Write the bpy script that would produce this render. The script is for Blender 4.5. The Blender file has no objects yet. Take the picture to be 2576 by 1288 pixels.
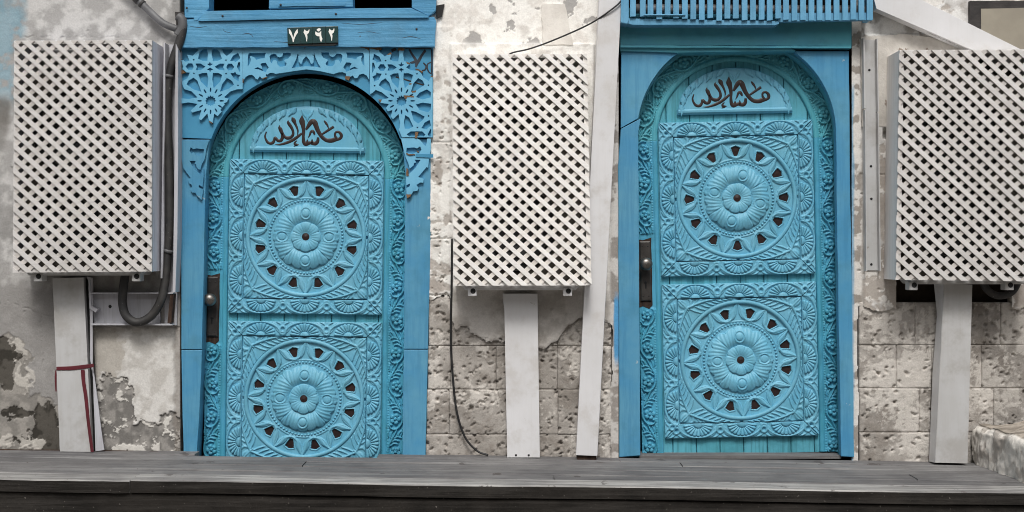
import bpy, bmesh, math, random
import numpy as np
from mathutils import Vector, geometry

# ------------------------------------------------------------------ frame of reference
S = 0.0022            # metres per unit on the wall plane (y = 0)
D = 7.0               # camera distance from the wall
CZ = 1.62             # eye height
CXU, CYU = 1288.0, 644.0
def P(px, py, y=0.0):
    k = S*(D+y)/D
    return ((px-CXU)*k, y, CZ+(CYU-py)*k)
def K(y): return S*(D+y)/D

scene = bpy.context.scene
col = scene.collection
# ------------------------------------------------------------------ camera
cam = bpy.data.cameras.new('camera'); camo = bpy.data.objects.new('camera', cam); col.objects.link(camo)
camo.location = (0, -D, CZ); camo.rotation_euler = (math.radians(90), 0, 0)
cam.sensor_width = 36; cam.lens = 36*D/(2576*S); cam.clip_end = 2000; cam.clip_start = 0.05
scene.camera = camo
# ------------------------------------------------------------------ world: bright overcast
SUN_EL, SUN_AZ = math.radians(52), math.radians(181)
w = bpy.data.worlds.new('World'); scene.world = w; w.use_nodes = True
nt = w.node_tree; nt.nodes.clear()
sky = nt.nodes.new('ShaderNodeTexSky'); sky.sky_type = 'NISHITA'; sky.sun_disc = False
sky.sun_elevation = SUN_EL; sky.sun_rotation = SUN_AZ; sky.air_density = 1.0; sky.dust_density = 4.0; sky.ozone_density = 0.6
hs = nt.nodes.new('ShaderNodeHueSaturation'); hs.inputs['Saturation'].default_value = 0.22
bg = nt.nodes.new('ShaderNodeBackground'); bg.inputs['Strength'].default_value = 0.10
out = nt.nodes.new('ShaderNodeOutputWorld')
nt.links.new(sky.outputs[0], hs.inputs['Color']); nt.links.new(hs.outputs[0], bg.inputs['Color']); nt.links.new(bg.outputs[0], out.inputs[0])
sun = bpy.data.lights.new('sun', 'SUN'); sun.energy = 1.5; sun.angle = math.radians(15); sun.color = (1.0, 0.98, 0.95)
suno = bpy.data.objects.new('sun', sun); col.objects.link(suno)
sd = Vector((math.sin(SUN_AZ)*math.cos(SUN_EL), math.cos(SUN_AZ)*math.cos(SUN_EL), math.sin(SUN_EL)))
suno.rotation_euler = sd.to_track_quat('Z', 'Y').to_euler(); suno.location = (2, -6, 8)
scene.view_settings.view_transform = 'Standard'; scene.view_settings.look = 'None'
scene.view_settings.gamma = 1; scene.view_settings.use_curve_mapping = False
scene.view_settings.exposure = 0.5
scene.cycles.filter_width = 1.0

# ------------------------------------------------------------------ noise in numpy
_rs = np.random.RandomState(7); _tab = _rs.rand(512, 512)
def vnoise(x, y, seed=0):
    x = np.asarray(x, float)+seed*37.17; y = np.asarray(y, float)+seed*91.7
    xi = np.floor(x).astype(int); yi = np.floor(y).astype(int); fx = x-xi; fy = y-yi
    fx = fx*fx*(3-2*fx); fy = fy*fy*(3-2*fy)
    a = _tab[xi % 512, yi % 512]; b = _tab[(xi+1) % 512, yi % 512]; c = _tab[xi % 512, (yi+1) % 512]; d = _tab[(xi+1) % 512, (yi+1) % 512]
    return (a*(1-fx)+b*fx)*(1-fy)+(c*(1-fx)+d*fx)*fy
def fbm(x, y, scale, octv=4, seed=0, gain=0.5):
    t = 0; amp = 1; tot = 0; f = 1/scale
    for i in range(octv):
        t = t+amp*vnoise(x*f, y*f, seed+i*3); tot += amp; amp *= gain; f *= 2.03
    return t/tot
def sstep(a, b, x): 
    t = np.clip((x-a)/(b-a), 0, 1); return t*t*(3-2*t)
def lin(c):
    return tuple(((v/255)/12.92 if v <= 10 else (((v/255)+0.055)/1.055)**2.4) for v in c)

# ------------------------------------------------------------------ materials
def N(nt, t, **kw):
    n = nt.nodes.new(t)
    for k, v in kw.items(): setattr(n, k, v)
    return n
def mix(nt, fac, a, b, mode='MIX'):
    m = N(nt, 'ShaderNodeMix', data_type='RGBA', blend_type=mode)
    for sock, val in ((m.inputs[0], fac), (m.inputs[6], a), (m.inputs[7], b)):
        if hasattr(val, 'links') or isinstance(val, bpy.types.NodeSocket): nt.links.new(val, sock)
        elif isinstance(val, (int, float)): sock.default_value = val
        else: sock.default_value = (*val[:3], 1)
    return m.outputs[2]
def noise(nt, vec, scale, detail=4, rough=0.55, stretch=None):
    if stretch:
        mp = N(nt, 'ShaderNodeMapping'); mp.inputs['Scale'].default_value = stretch
        nt.links.new(vec, mp.inputs[0]); vec = mp.outputs[0]
    n = N(nt, 'ShaderNodeTexNoise'); n.inputs['Scale'].default_value = scale; n.inputs['Detail'].default_value = detail
    n.inputs['Roughness'].default_value = rough; nt.links.new(vec, n.inputs['Vector'])
    return n.outputs['Fac']
def ramp(nt, fac, lo, hi):
    m = N(nt, 'ShaderNodeMapRange'); m.interpolation_type = 'SMOOTHSTEP'
    m.inputs['From Min'].default_value = lo; m.inputs['From Max'].default_value = hi
    nt.links.new(fac, m.inputs['Value']); return m.outputs[0]
def material(name, base, base2=None, rough=0.6, var_scale=2.5, chip=None, chip_amt=0.66, streak=None, streak_axis='z', streak_amt=0.5,
             bump=0.25, bump_scale=60, grain=None, metal=0.0, attr=False, spec=0.4, speck=None, chip_scale=14, rand=0.0, grime=None):
    m = bpy.data.materials.new(name); m.use_nodes = True; nt = m.node_tree; nt.nodes.clear()
    o = N(nt, 'ShaderNodeOutputMaterial'); b = N(nt, 'ShaderNodeBsdfPrincipled'); nt.links.new(b.outputs[0], o.inputs[0])
    g = N(nt, 'ShaderNodeNewGeometry'); v = g.outputs['Position']
    if attr:
        a = N(nt, 'ShaderNodeAttribute'); a.attribute_name = 'Col'; c = a.outputs['Color']
        f = ramp(nt, noise(nt, v, 110, 5, 0.65), 0.3, 0.7)
        c = mix(nt, f, mix(nt, 1.0, c, (0.91, 0.91, 0.91), 'MULTIPLY'), mix(nt, 1.0, c, (1.06, 1.06, 1.06), 'MULTIPLY'))
    else:
        c = lin(base)
        if base2 is not None:
            c = mix(nt, ramp(nt, noise(nt, v, var_scale, 5, 0.6), 0.3, 0.7), c, lin(base2))
    st = {'z': (1, 1, 0.06), 'x': (0.03, 1, 1)}[streak_axis]
    if streak is not None:
        f = ramp(nt, noise(nt, v, 45, 5, 0.7, st), 0.45, 0.64)
        mm = N(nt, 'ShaderNodeMath', operation='MULTIPLY'); nt.links.new(f, mm.inputs[0]); mm.inputs[1].default_value = streak_amt
        c = mix(nt, mm.outputs[0], c, lin(streak))
    if chip is not None:
        f = ramp(nt, noise(nt, v, chip_scale, 7, 0.62), chip_amt, chip_amt+0.015)
        c = mix(nt, f, c, lin(chip))
    if speck is not None:
        f = ramp(nt, noise(nt, v, 70, 3, 0.5), 0.68, 0.72)
        c = mix(nt, f, c, lin(speck))
    if grime is not None:      # patchy handled dirt and scuffs
        f = ramp(nt, noise(nt, v, 5.5, 7, 0.68), 0.47, 0.68)
        mm = N(nt, 'ShaderNodeMath', operation='MULTIPLY'); nt.links.new(f, mm.inputs[0]); mm.inputs[1].default_value = 0.55
        c = mix(nt, mm.outputs[0], c, lin(grime))
    if rand:
        oi = N(nt, 'ShaderNodeObjectInfo'); mr = N(nt, 'ShaderNodeMapRange'); mr.inputs['To Min'].default_value = 1-rand; mr.inputs['To Max'].default_value = 1.0
        nt.links.new(oi.outputs['Random'], mr.inputs['Value']); cb = N(nt, 'ShaderNodeCombineColor')
        for i in range(3): nt.links.new(mr.outputs[0], cb.inputs[i])
        c = mix(nt, 1.0, c, cb.outputs[0], 'MULTIPLY')
    if isinstance(c, tuple): b.inputs['Base Color'].default_value = (*c, 1)
    else: nt.links.new(c, b.inputs['Base Color'])
    b.inputs['Metallic'].default_value = metal; b.inputs['Specular IOR Level'].default_value = spec
    rr = N(nt, 'ShaderNodeMapRange'); rr.inputs['To Min'].default_value = max(0, rough-0.1); rr.inputs['To Max'].default_value = min(1, rough+0.12)
    nt.links.new(noise(nt, v, 9, 4), rr.inputs['Value']); nt.links.new(rr.outputs[0], b.inputs['Roughness'])
    if bump:
        h = noise(nt, v, bump_scale, 6, 0.62)
        if grain:
            h2 = noise(nt, v, 55, 4, 0.6, {'z': (1, 1, 0.05), 'x': (0.04, 1, 1)}[grain])
            ad = N(nt, 'ShaderNodeMath', operation='ADD'); nt.links.new(h, ad.inputs[0]); nt.links.new(h2, ad.inputs[1]); h = ad.outputs[0]
        bp = N(nt, 'ShaderNodeBump'); bp.inputs['Strength'].default_value = bump; bp.inputs['Distance'].default_value = 0.004
        nt.links.new(h, bp.inputs['Height']); nt.links.new(bp.outputs[0], b.inputs['Normal'])
    return m
M = {}
M['carve'] = material('carved_blue_paint', (112, 175, 199), (96, 165, 193), 0.5, 7.0, streak=(92, 158, 178), streak_amt=0.4, bump=0.22, bump_scale=70, grain='z', spec=0.35, chip=(70, 120, 128), chip_amt=0.72, chip_scale=30, rand=0.08, grime=(96, 158, 176))
M['band'] = material('band_blue_paint', (78, 156, 188), (72, 154, 180), 0.5, 2.2, bump=0.14, bump_scale=80, spec=0.35, streak=(52, 128, 140), streak_amt=0.5, chip=(60, 100, 110), chip_amt=0.71, chip_scale=25, rand=0.06, grime=(58, 122, 146))
M['archb'] = material('arch_light_tinted_paint', (86, 164, 180), (78, 158, 172), 0.5, 2.2, bump=0.14, bump_scale=80, spec=0.35, streak=(58, 130, 142), streak_amt=0.4, chip=(60, 100, 110), chip_amt=0.71, chip_scale=25)  # greener than the band: light mixing under the arch put into the colour
M['plank'] = material('plank_blue_paint', (94, 168, 188), (82, 160, 176), 0.6, 4.0, streak=(44, 102, 106), streak_amt=0.5, bump=0.3, grain='z', spec=0.3, rand=0.12, grime=(64, 132, 146))
M['jamb'] = material('jamb_blue_paint', (70, 140, 180), (92, 152, 180), 0.5, 3.5, streak=(56, 122, 162), streak_amt=0.4, bump=0.12, bump_scale=50, chip=(150, 172, 182), chip_amt=0.69, chip_scale=12, spec=0.35, rand=0.08, grime=(70, 128, 152))
M['beam'] = material('beam_blue_paint', (92, 158, 196), (76, 144, 186), 0.55, 4.0, streak=(60, 120, 150), streak_axis='x', streak_amt=0.5, bump=0.9, bump_scale=22, grain='x', chip=(70, 96, 108), chip_amt=0.685, chip_scale=20, spec=0.35, rand=0.1, grime=(80, 132, 162))
M['lintel'] = material('lintel_blue_paint', (74, 152, 178), (80, 158, 172), 0.5, 3.0, streak=(90, 150, 170), streak_axis='x', streak_amt=0.4, bump=0.15, bump_scale=60, chip=(120, 130, 120), chip_amt=0.74, chip_scale=22, spec=0.35, rand=0.05, grime=(62, 128, 144))
M['fret'] = material('fret_blue_paint', (118, 182, 212), (108, 174, 206), 0.5, 5.0, bump=0.08, bump_scale=70, spec=0.35, chip=(120, 86, 56), chip_amt=0.745, chip_scale=20, rand=0.08, grime=(86, 150, 182))
M['back'] = material('backboard_blue_paint', (72, 144, 178), (60, 130, 166), 0.5, 5.0, bump=0.08, spec=0.35)
M['shutter'] = material('shutter_blue_paint', (108, 168, 202), (96, 158, 194), 0.55, 6.0, streak=(80, 140, 170), streak_amt=0.5, bump=0.3, grain='z', chip=(60, 70, 72), chip_amt=0.73, chip_scale=30, spec=0.35, rand=0.15, grime=(84, 142, 172))
M['mdf'] = material('broken_fibreboard', (128, 102, 78), (98, 76, 58), 0.9, 30, bump=0.8, bump_scale=140, spec=0.1)
M['ink'] = material('dark_brown_lettering', (52, 40, 37), (40, 31, 30), 0.4, 20, bump=0.2, spec=0.4)
M['hole'] = material('dark_brown_insert', (48, 32, 30), (36, 25, 24), 0.35, 20, bump=0.1, spec=0.5)
M['spray'] = material('black_spray_paint', (44, 46, 52), (60, 66, 74), 0.7, 20, bump=0.1, spec=0.2)
M['lat_a'] = material('vignetted_lattice_paint_left', (214, 211, 208), (204, 201, 198), 0.5, 5, streak=(176, 172, 168), streak_axis='x', streak_amt=0.3, bump=0.25, bump_scale=70, chip=(150, 142, 134), chip_amt=0.745, chip_scale=34, spec=0.35, rand=0.12, grime=(192, 188, 183))  # white paint darkened: vignette-like falloff towards the left put into the colour
M['lat_b'] = material('lattice_white_paint', (244, 242, 238), (237, 234, 229), 0.5, 5, streak=(208, 202, 196), streak_axis='x', streak_amt=0.3, bump=0.25, bump_scale=70, chip=(176, 166, 156), chip_amt=0.745, chip_scale=34, spec=0.35, rand=0.12, grime=(228, 223, 216))
M['lat_c'] = material('vignetted_lattice_paint_right', (214, 211, 208), (204, 201, 198), 0.5, 5, streak=(178, 174, 170), streak_axis='x', streak_amt=0.3, bump=0.25, bump_scale=70, chip=(160, 152, 144), chip_amt=0.745, chip_scale=34, spec=0.35, rand=0.12, grime=(194, 190, 185))  # greyed like the left cover, imitating the falloff of light on this side
M['side_c'] = material('brightened_side_board', (232, 230, 228), (222, 219, 216), 0.5, 3, streak=(196, 192, 188), streak_amt=0.3, bump=0.12)  # whiter than the lattice front: light on the side put into the colour
M['rear_a'] = material('rear_slat_beige_grey', (200, 195, 190), (190, 185, 180), 0.55, 6, bump=0.25, bump_scale=70, chip=(146, 138, 130), chip_amt=0.7, chip_scale=34, rand=0.12, grime=(180, 175, 169))
M['rear_b'] = material('rear_slat_warm_white', (230, 225, 218), (220, 214, 207), 0.55, 6, bump=0.25, bump_scale=70, chip=(170, 160, 150), chip_amt=0.7, chip_scale=34, rand=0.12, grime=(212, 206, 199))
M['ac'] = material('grey_beige_metal_casing', (82, 76, 68), (66, 62, 56), 0.5, 4, bump=0.05)
M['acdark'] = material('black_fan_plastic', (26, 26, 26), (34, 33, 32), 0.6, 8, bump=0.05)
M['pvc_w'] = material('white_plastic_trunking', (216, 215, 216), (204, 203, 203), 0.42, 2.0, streak=(196, 193, 190), streak_amt=0.15, bump=0.05, chip=(160, 154, 146), chip_amt=0.70, chip_scale=16, rand=0, grime=(186, 181, 175))
M['pvc_g'] = material('grey_plastic_trunking', (188, 188, 188), (176, 175, 173), 0.45, 2.0, streak=(160, 156, 150), streak_amt=0.15, bump=0.06, chip=(146, 140, 134), chip_amt=0.70, chip_scale=14, rand=0, grime=(152, 147, 141))
M['pvc_l'] = material('lilac_grey_plastic', (188, 188, 194), (176, 176, 180), 0.45, 2.0, streak=(140, 138, 138), streak_amt=0.4, bump=0.06)
M['metal_l'] = material('brightened_lilac_side_board', (226, 227, 236), (216, 216, 224), 0.5, 2.0, streak=(160, 158, 160), streak_amt=0.35, bump=0.1)  # colour brightened to imitate the light this side board catches
M['pipe'] = material('black_rubber_pipe', (40, 40, 41), (62, 60, 58), 0.6, 12, bump=0.2, speck=(96, 94, 92))
M['conduit'] = material('grey_plastic_conduit', (112, 112, 113), (84, 84, 85), 0.5, 9, bump=0.15)
M['cable'] = material('black_cable', (26, 26, 27), (40, 40, 40), 0.5, 20, bump=0.05)
M['red'] = material('dark_red_tape', (96, 36, 44), (82, 30, 38), 0.45, 9, bump=0.15)
M['brass'] = material('tarnished_metal_plate', (72, 68, 65), (52, 49, 47), 0.42, 14, metal=0.35, bump=0.1, bump_scale=120)
M['knob'] = material('brushed_metal_knob', (130, 126, 121), (104, 100, 96), 0.38, 18, metal=0.9, bump=0.12)
M['rawwood'] = material('bare_brown_wood', (80, 64, 54), (56, 44, 38), 0.85, 20, streak=(44, 32, 28), streak_amt=0.7, bump=0.5, grain='z', spec=0.15)
M['splint'] = material('dark_splintered_wood', (58, 48, 43), (42, 35, 32), 0.9, 20, streak=(84, 68, 58), streak_amt=0.5, bump=0.5, grain='z', spec=0.1)
M['green'] = material('dark_green_enamel', (30, 60, 58), (44, 66, 68), 0.25, 7, bump=0.04, chip=(120, 130, 130), chip_amt=0.75, chip_scale=30, spec=0.5)
M['white'] = material('white_enamel', (238, 236, 230), (230, 228, 222), 0.35, 10, bump=0.03)
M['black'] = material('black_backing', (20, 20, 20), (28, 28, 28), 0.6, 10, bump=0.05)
M['deckn'] = material('worn_pale_grey_plank', (138, 136, 133), (106, 104, 103), 0.7, 3, streak=(186, 184, 180), streak_axis='x', streak_amt=0.7, bump=0.45, bump_scale=40, grain='x', speck=(96, 92, 88), spec=0.2, chip=(96, 92, 90), chip_amt=0.64, chip_scale=7)
M['deck'] = material('weathered_grey_planks', (116, 114, 113), (92, 91, 92), 0.7, 2.2, streak=(142, 141, 139), streak_axis='x', streak_amt=0.6, bump=0.45, bump_scale=40, grain='x', speck=(92, 90, 88), spec=0.2, chip=(84, 80, 78), chip_amt=0.66, chip_scale=7, rand=0.2, grime=(88, 86, 86))
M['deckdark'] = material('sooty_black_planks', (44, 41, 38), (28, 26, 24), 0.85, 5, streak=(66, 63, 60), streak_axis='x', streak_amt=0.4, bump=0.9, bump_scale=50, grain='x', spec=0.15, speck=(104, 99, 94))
M['wall'] = material('lime_plaster', (200, 195, 188), attr=True, rough=0.88, bump=0.4, bump_scale=95, spec=0.15)
M['stone'] = material('coral_stone', (150, 138, 126), attr=True, rough=0.92, bump=0.8, bump_scale=120, spec=0.12)
M['core'] = material('lime_mortar', (150, 144, 136), (120, 114, 106), 0.95, 9, bump=0.8, bump_scale=40, spec=0.1)
M['cavity'] = material('dark_earth_mortar', (70, 62, 54), (52, 46, 40), 0.95, 9, bump=0.9, bump_scale=40, spec=0.1)
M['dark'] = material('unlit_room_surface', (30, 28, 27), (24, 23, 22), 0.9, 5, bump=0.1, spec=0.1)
M['street'] = material('dusty_street_paving', (136, 130, 122), (112, 107, 101), 0.9, 1.2, bump=0.5, bump_scale=30, speck=(96, 92, 88), spec=0.15)
M['plaqueb'] = material('black_wood_frame', (40, 37, 36), (56, 52, 50), 0.6, 12, bump=0.4, grain='x')
M['plaques'] = material('dull_beige_sheet', (150, 143, 128), (138, 131, 118), 0.45, 6, bump=0.1, chip=(120, 112, 100), chip_amt=0.73, chip_scale=20)
M['house'] = material('blocker_house_render', (168, 164, 159), (152, 148, 143), 0.9, 0.8, bump=0.4, bump_scale=30, spec=0.15)

# ------------------------------------------------------------------ mesh helpers
def tag(o, label=None, cat=None, group=None, kind=None):
    if label: o['label'] = label
    if cat: o['category'] = cat
    if group: o['group'] = group
    if kind: o['kind'] = kind
    return o
def empty(name, loc, label=None, cat=None, group=None, rot=None):
    o = bpy.data.objects.new(name, None); col.objects.link(o); o.location = loc; o.empty_display_size = 0.1
    if rot: o.rotation_euler = rot
    return tag(o, label, cat, group)
def link(name, me, parent=None, mat=None):
    if mat is not None and not me.materials: me.materials.append(mat)
    o = bpy.data.objects.new(name, me); col.objects.link(o)
    if parent: o.parent = parent
    return o
def off(parent): 
    v = Vector((0, 0, 0))
    while parent is not None:
        v += Vector(parent.location); parent = parent.parent
    return v
def pydata(name, verts, faces, mat, parent=None, smooth=False, world=True, bevel=0):
    if world and parent is not None:
        o_ = off(parent); verts = [(a-o_.x, b-o_.y, c-o_.z) for a, b, c in verts]
    me = bpy.data.meshes.new(name); me.from_pydata(verts, [], faces); me.update()
    if smooth: me.polygons.foreach_set('use_smooth', [True]*len(me.polygons))
    o = link(name, me, parent, mat)
    if bevel:
        b = o.modifiers.new('bevel', 'BEVEL'); b.width = bevel; b.segments = 2; b.limit_method = 'ANGLE'; b.angle_limit = math.radians(40)
    return o
def quadmesh(name, V, Q, cols=None, smooth=True):
    me = bpy.data.meshes.new(name); n = len(V); q = len(Q)
    me.vertices.add(n); me.vertices.foreach_set('co', np.ascontiguousarray(V, np.float32).ravel())
    me.loops.add(q*4); me.loops.foreach_set('vertex_index', np.ascontiguousarray(Q, np.int32).ravel())
    me.polygons.add(q); me.polygons.foreach_set('loop_start', np.arange(0, q*4, 4, dtype=np.int32))
    me.polygons.foreach_set('use_smooth', np.full(q, smooth))
    me.update(calc_edges=True)
    if cols is not None:
        a = me.color_attributes.new('Col', 'FLOAT_COLOR', 'POINT')
        a.data.foreach_set('color', np.ascontiguousarray(np.concatenate([cols, np.ones((n, 1))], 1), np.float32).ravel())
    me.validate()
    return me
def gridquads(nu, nv, mask=None, wrap=False):
    i = np.arange(nu-1 if not wrap else nu); j = np.arange(nv-1)
    I, J = np.meshgrid(i, j, indexing='ij'); I2 = (I+1) % nu
    Q = np.stack([I*nv+J, I2*nv+J, I2*nv+J+1, I*nv+J+1], -1).reshape(-1, 4)
    if mask is not None: Q = Q[mask.reshape(-1)]
    return Q
def ensure_face(me_V, Q):   # make quads face -y
    a = me_V[Q[:, 1]]-me_V[Q[:, 0]]; b = me_V[Q[:, 3]]-me_V[Q[:, 0]]
    ny = a[:, 2]*b[:, 0]-a[:, 0]*b[:, 2]
    if ny.sum() > 0: Q = Q[:, ::-1]
    return Q
def relief(name, U, V, H, k, skirt=None, wrap=False):
    """structured grid in local units -> mesh (x=u, y=-h, z=v); skirt = base height around the border"""
    if skirt is not None and not wrap:
        U = np.pad(U, 1, 'edge'); V = np.pad(V, 1, 'edge'); H = np.pad(H, 1, 'edge')
        H[0, :] = skirt; H[-1, :] = skirt; H[:, 0] = skirt; H[:, -1] = skirt
    elif skirt is not None:
        U = np.pad(U, ((0, 0), (1, 1)), 'edge'); V = np.pad(V, ((0, 0), (1, 1)), 'edge'); H = np.pad(H, ((0, 0), (1, 1)), 'edge')
        H[:, 0] = skirt; H[:, -1] = skirt
    nu, nv = U.shape
    X = np.stack([U.ravel()*k, -H.ravel()*k, V.ravel()*k], 1)
    Q = ensure_face(X, gridquads(nu, nv, wrap=wrap))
    return quadmesh(name, X, Q)
def area2(p): return sum(p[i][0]*p[(i+1) % len(p)][1]-p[(i+1) % len(p)][0]*p[i][1] for i in range(len(p)))
def prism_data(poly, holes, ya, yb, proj=True):
    """poly / holes in units (px right, py down); front at ya, back at yb (world depth)"""
    loops = [list(poly)]+[list(h) for h in (holes or [])]
    tri = geometry.tessellate_polygon([[Vector((x, -y, 0)) for x, y in L] for L in loops])
    flat = [p for L in loops for p in L]; n = len(flat)
    front = [P(x, y, ya) for x, y in flat]; verts = front+[(a, yb, c) for a, b, c in front]
    faces = []
    for t in tri:
        a, b, c = (Vector(front[i]) for i in t); nrm = (b-a).cross(c-a)
        t = tuple(t)
        if nrm.y > 0: t = t[::-1]
        faces.append(t); faces.append(tuple(i+n for i in t[::-1]))
    s = 0
    for li, L in enumerate(loops):
        m = len(L); ccw = area2([(x, -y) for x, y in L]) > 0
        for i in range(m):
            a = s+i; b = s+(i+1) % m
            f = (a, a+n, b+n, b) if ccw == (li == 0) else (b, b+n, a+n, a)
            faces.append(f)
        s += m
    return verts, faces
def prism(name, poly, ya, yb, mat, parent=None, holes=None, bevel=0):
    v, f = prism_data(poly, holes, ya, yb)
    return pydata(name, v, f, mat, parent, bevel=bevel)
def rect(x0, y0, x1, y1): return [(x0, y0), (x1, y0), (x1, y1), (x0, y1)]
def rough(poly, step=25, amp=0.8, seed=1):
    r = random.Random(seed); outp = []
    for i in range(len(poly)):
        a = poly[i]; b = poly[(i+1) % len(poly)]; L = math.hypot(b[0]-a[0], b[1]-a[1]); n = max(1, int(L/step))
        nx, ny = (b[1]-a[1])/max(L, 1e-6), -(b[0]-a[0])/max(L, 1e-6)
        for j in range(n):
            t = j/n; d = 0 if j == 0 else r.uniform(-amp, amp)
            outp.append((a[0]+(b[0]-a[0])*t+nx*d, a[1]+(b[1]-a[1])*t+ny*d))
    return outp
def box(name, p0, p1, mat, parent=None, bevel=0):
    (x0, y0, z0), (x1, y1, z1) = p0, p1
    v = [(x, y, z) for x in (x0, x1) for y in (y0, y1) for z in (z0, z1)]
    f = [(0, 1, 3, 2), (4, 6, 7, 5), (0, 4, 5, 1), (2, 3, 7, 6), (0, 2, 6, 4), (1, 5, 7, 3)]
    return pydata(name, v, f, mat, parent, bevel=bevel)
def catmull(pts, n=8):
    pts = [np.array(p, float) for p in pts]; pts = [2*pts[0]-pts[1]]+pts+[2*pts[-1]-pts[-2]]; o = []
    for i in range(1, len(pts)-2):
        for j in range(n):
            t = j/n; a, b, c, d = pts[i-1:i+3]
            o.append(0.5*((2*b)+(c-a)*t+(2*a-5*b+4*c-d)*t*t+(3*b-a-3*c+d)*t**3))
    o.append(pts[-2]); return o
def tube(name, pts, r, mat, parent=None, n=12, sub=8, world=True):
    c = catmull(pts, sub) if sub else [np.array(p, float) for p in pts]
    v = []; f = []; up = np.array([0.13, 0.97, 0.2])
    for i, p in enumerate(c):
        t = c[min(i+1, len(c)-1)]-c[max(i-1, 0)]; t = t/np.linalg.norm(t)
        a = np.cross(t, up); a /= np.linalg.norm(a); b = np.cross(t, a)
        for k in range(n):
            th = 2*math.pi*k/n; v.append(tuple(p+r*(math.cos(th)*a+math.sin(th)*b)))
    for i in range(len(c)-1):
        for k in range(n): f.append((i*n+k, i*n+(k+1) % n, (i+1)*n+(k+1) % n, (i+1)*n+k))
    f.append(tuple(range(n))[::-1]); f.append(tuple((len(c)-1)*n+k for k in range(n)))
    return pydata(name, v, f, mat, parent, smooth=True, world=world)
def stroke_data(pts, h, base=0.0, fn=None, sub=6, prof=(-1, -0.7, 0, 0.7, 1)):
    """pts (u,v,width) -> domed ribbon; fn maps (u,v,h) to xyz"""
    c = catmull(pts, sub); v = []; f = []; m = len(prof)
    for i, p in enumerate(c):
        t = c[min(i+1, len(c)-1)][:2]-c[max(i-1, 0)][:2]; L = np.linalg.norm(t); t = t/max(L, 1e-9); nx, ny = -t[1], t[0]
        wd = max(p[2], 0.3)/2
        for q in prof:
            v.append(fn(p[0]+nx*wd*q, p[1]+ny*wd*q, base+h*math.sqrt(max(0, 1-q*q))))
    for i in range(len(c)-1):
        for k in range(m-1): f.append((i*m+k, (i+1)*m+k, (i+1)*m+k+1, i*m+k+1))
    return v, f
def join_data(parts):
    V = []; F = []
    for v, f in parts:
        n = len(V); V += v; F += [tuple(i+n for i in q) for q in f]
    return V, F
def lathe(name, prof, mat, parent, n=24, loc=(0, 0, 0), axis='y'):
    """prof: (r, d) d along -y from loc"""
    v = []; f = []
    for r, d in prof:
        for k in range(n):
            th = 2*math.pi*k/n; v.append((loc[0]+r*math.cos(th), loc[1]-d, loc[2]+r*math.sin(th)))
    m = len(prof)
    for i in range(m-1):
        for k in range(n): f.append((i*n+k, i*n+(k+1) % n, (i+1)*n+(k+1) % n, (i+1)*n+k))
    f.append(tuple((m-1)*n+k for k in range(n)))
    return pydata(name, v, f, mat, parent, smooth=True)
def tr(x0, y0, scale):
    return lambda pts: [((x0+x/scale)*0.62891, (y0+y/scale)*0.62891) for x, y in pts]

def ridge(Sg, Tg, H, pts, w, h, base=0.0):
    """raise H along a tapered polyline; pts (s,t) or (s,t,width)"""
    c = catmull([(p[0], p[1], p[2] if len(p) > 2 else w) for p in pts], 4)
    for a, b in zip(c[:-1], c[1:]):
        ds, dt = b[0]-a[0], b[1]-a[1]; L2 = ds*ds+dt*dt+1e-9
        q = np.clip(((Sg-a[0])*ds+(Tg-a[1])*dt)/L2, 0, 1)
        d2 = (Sg-a[0]-q*ds)**2+(Tg-a[1]-q*dt)**2; ww = a[2]+(b[2]-a[2])*q
        np.maximum(H, base+h*np.sqrt(np.clip(1-d2/np.maximum(ww, 0.3)**2, 0, 1)), out=H)
    return H
def bump_at(Sg, Tg, H, s, t, a, b, h, base=0.0):
    np.maximum(H, base+h*np.sqrt(np.clip(1-((Sg-s)/a)**2-((Tg-t)/b)**2, 0, 1)), out=H)

# ================================================================== SETTING
ROT_DECK = math.atan2(36*S, 2576*S)     # the deck falls slightly to the right
box('street', (-60, -60, -0.3), (60, 30, 0.0), M['street'])
tag(bpy.data.objects['street'], kind='structure')
# unlit rooms behind the facade (closed shell with openings only where the facade is open)
def room():
    V = []; F = []
    def b(x0, y0, z0, x1, y1, z1):
        n = len(V); V.extend([(x, y, z) for x in (x0, x1) for y in (y0, y1) for z in (z0, z1)])
        F.extend([tuple(i+n for i in q) for q in [(0, 1, 3, 2), (4, 6, 7, 5), (0, 4, 5, 1), (2, 3, 7, 6), (0, 2, 6, 4), (1, 5, 7, 3)]])
    b(-4.6, 2.6, 0, 4.6, 2.8, 4.7); b(-4.6, 0.55, 0, -4.45, 2.6, 4.7); b(4.45, 0.55, 0, 4.6, 2.6, 4.7)
    b(-4.6, 0.55, 4.7, 4.6, 2.8, 4.85); b(-4.45, 0.55, 0.002, 4.45, 2.6, 0.05)
    o = pydata('house_interior', V, F, M['dark']); return tag(o, kind='structure')
room()

# unseen house added behind the camera to cut the low frontal skylight
oh = empty('skylight_blocking_house', (0, -12.6, 0), 'plain grey unseen house, added across the lane to block low skylight', 'house')
box('wall', (-16, -16, 0), (16, -12.6, 6.6), M['house'], oh)
box('parapet', (-16.1, -12.9, 6.601), (16.1, -12.5, 7.2), M['house'], oh)
for i in range(9):
    for z in (1.0, 4.0):
        x = -14+i*3.5; f_ = box('window', (x-0.55, -12.6, z), (x+0.55, -12.56, z+1.5), M['rawwood'], oh)
        box('pane', (x-0.45, -12.559, z+0.1), (x+0.45, -12.55, z+1.4), M['black'], f_)
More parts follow.
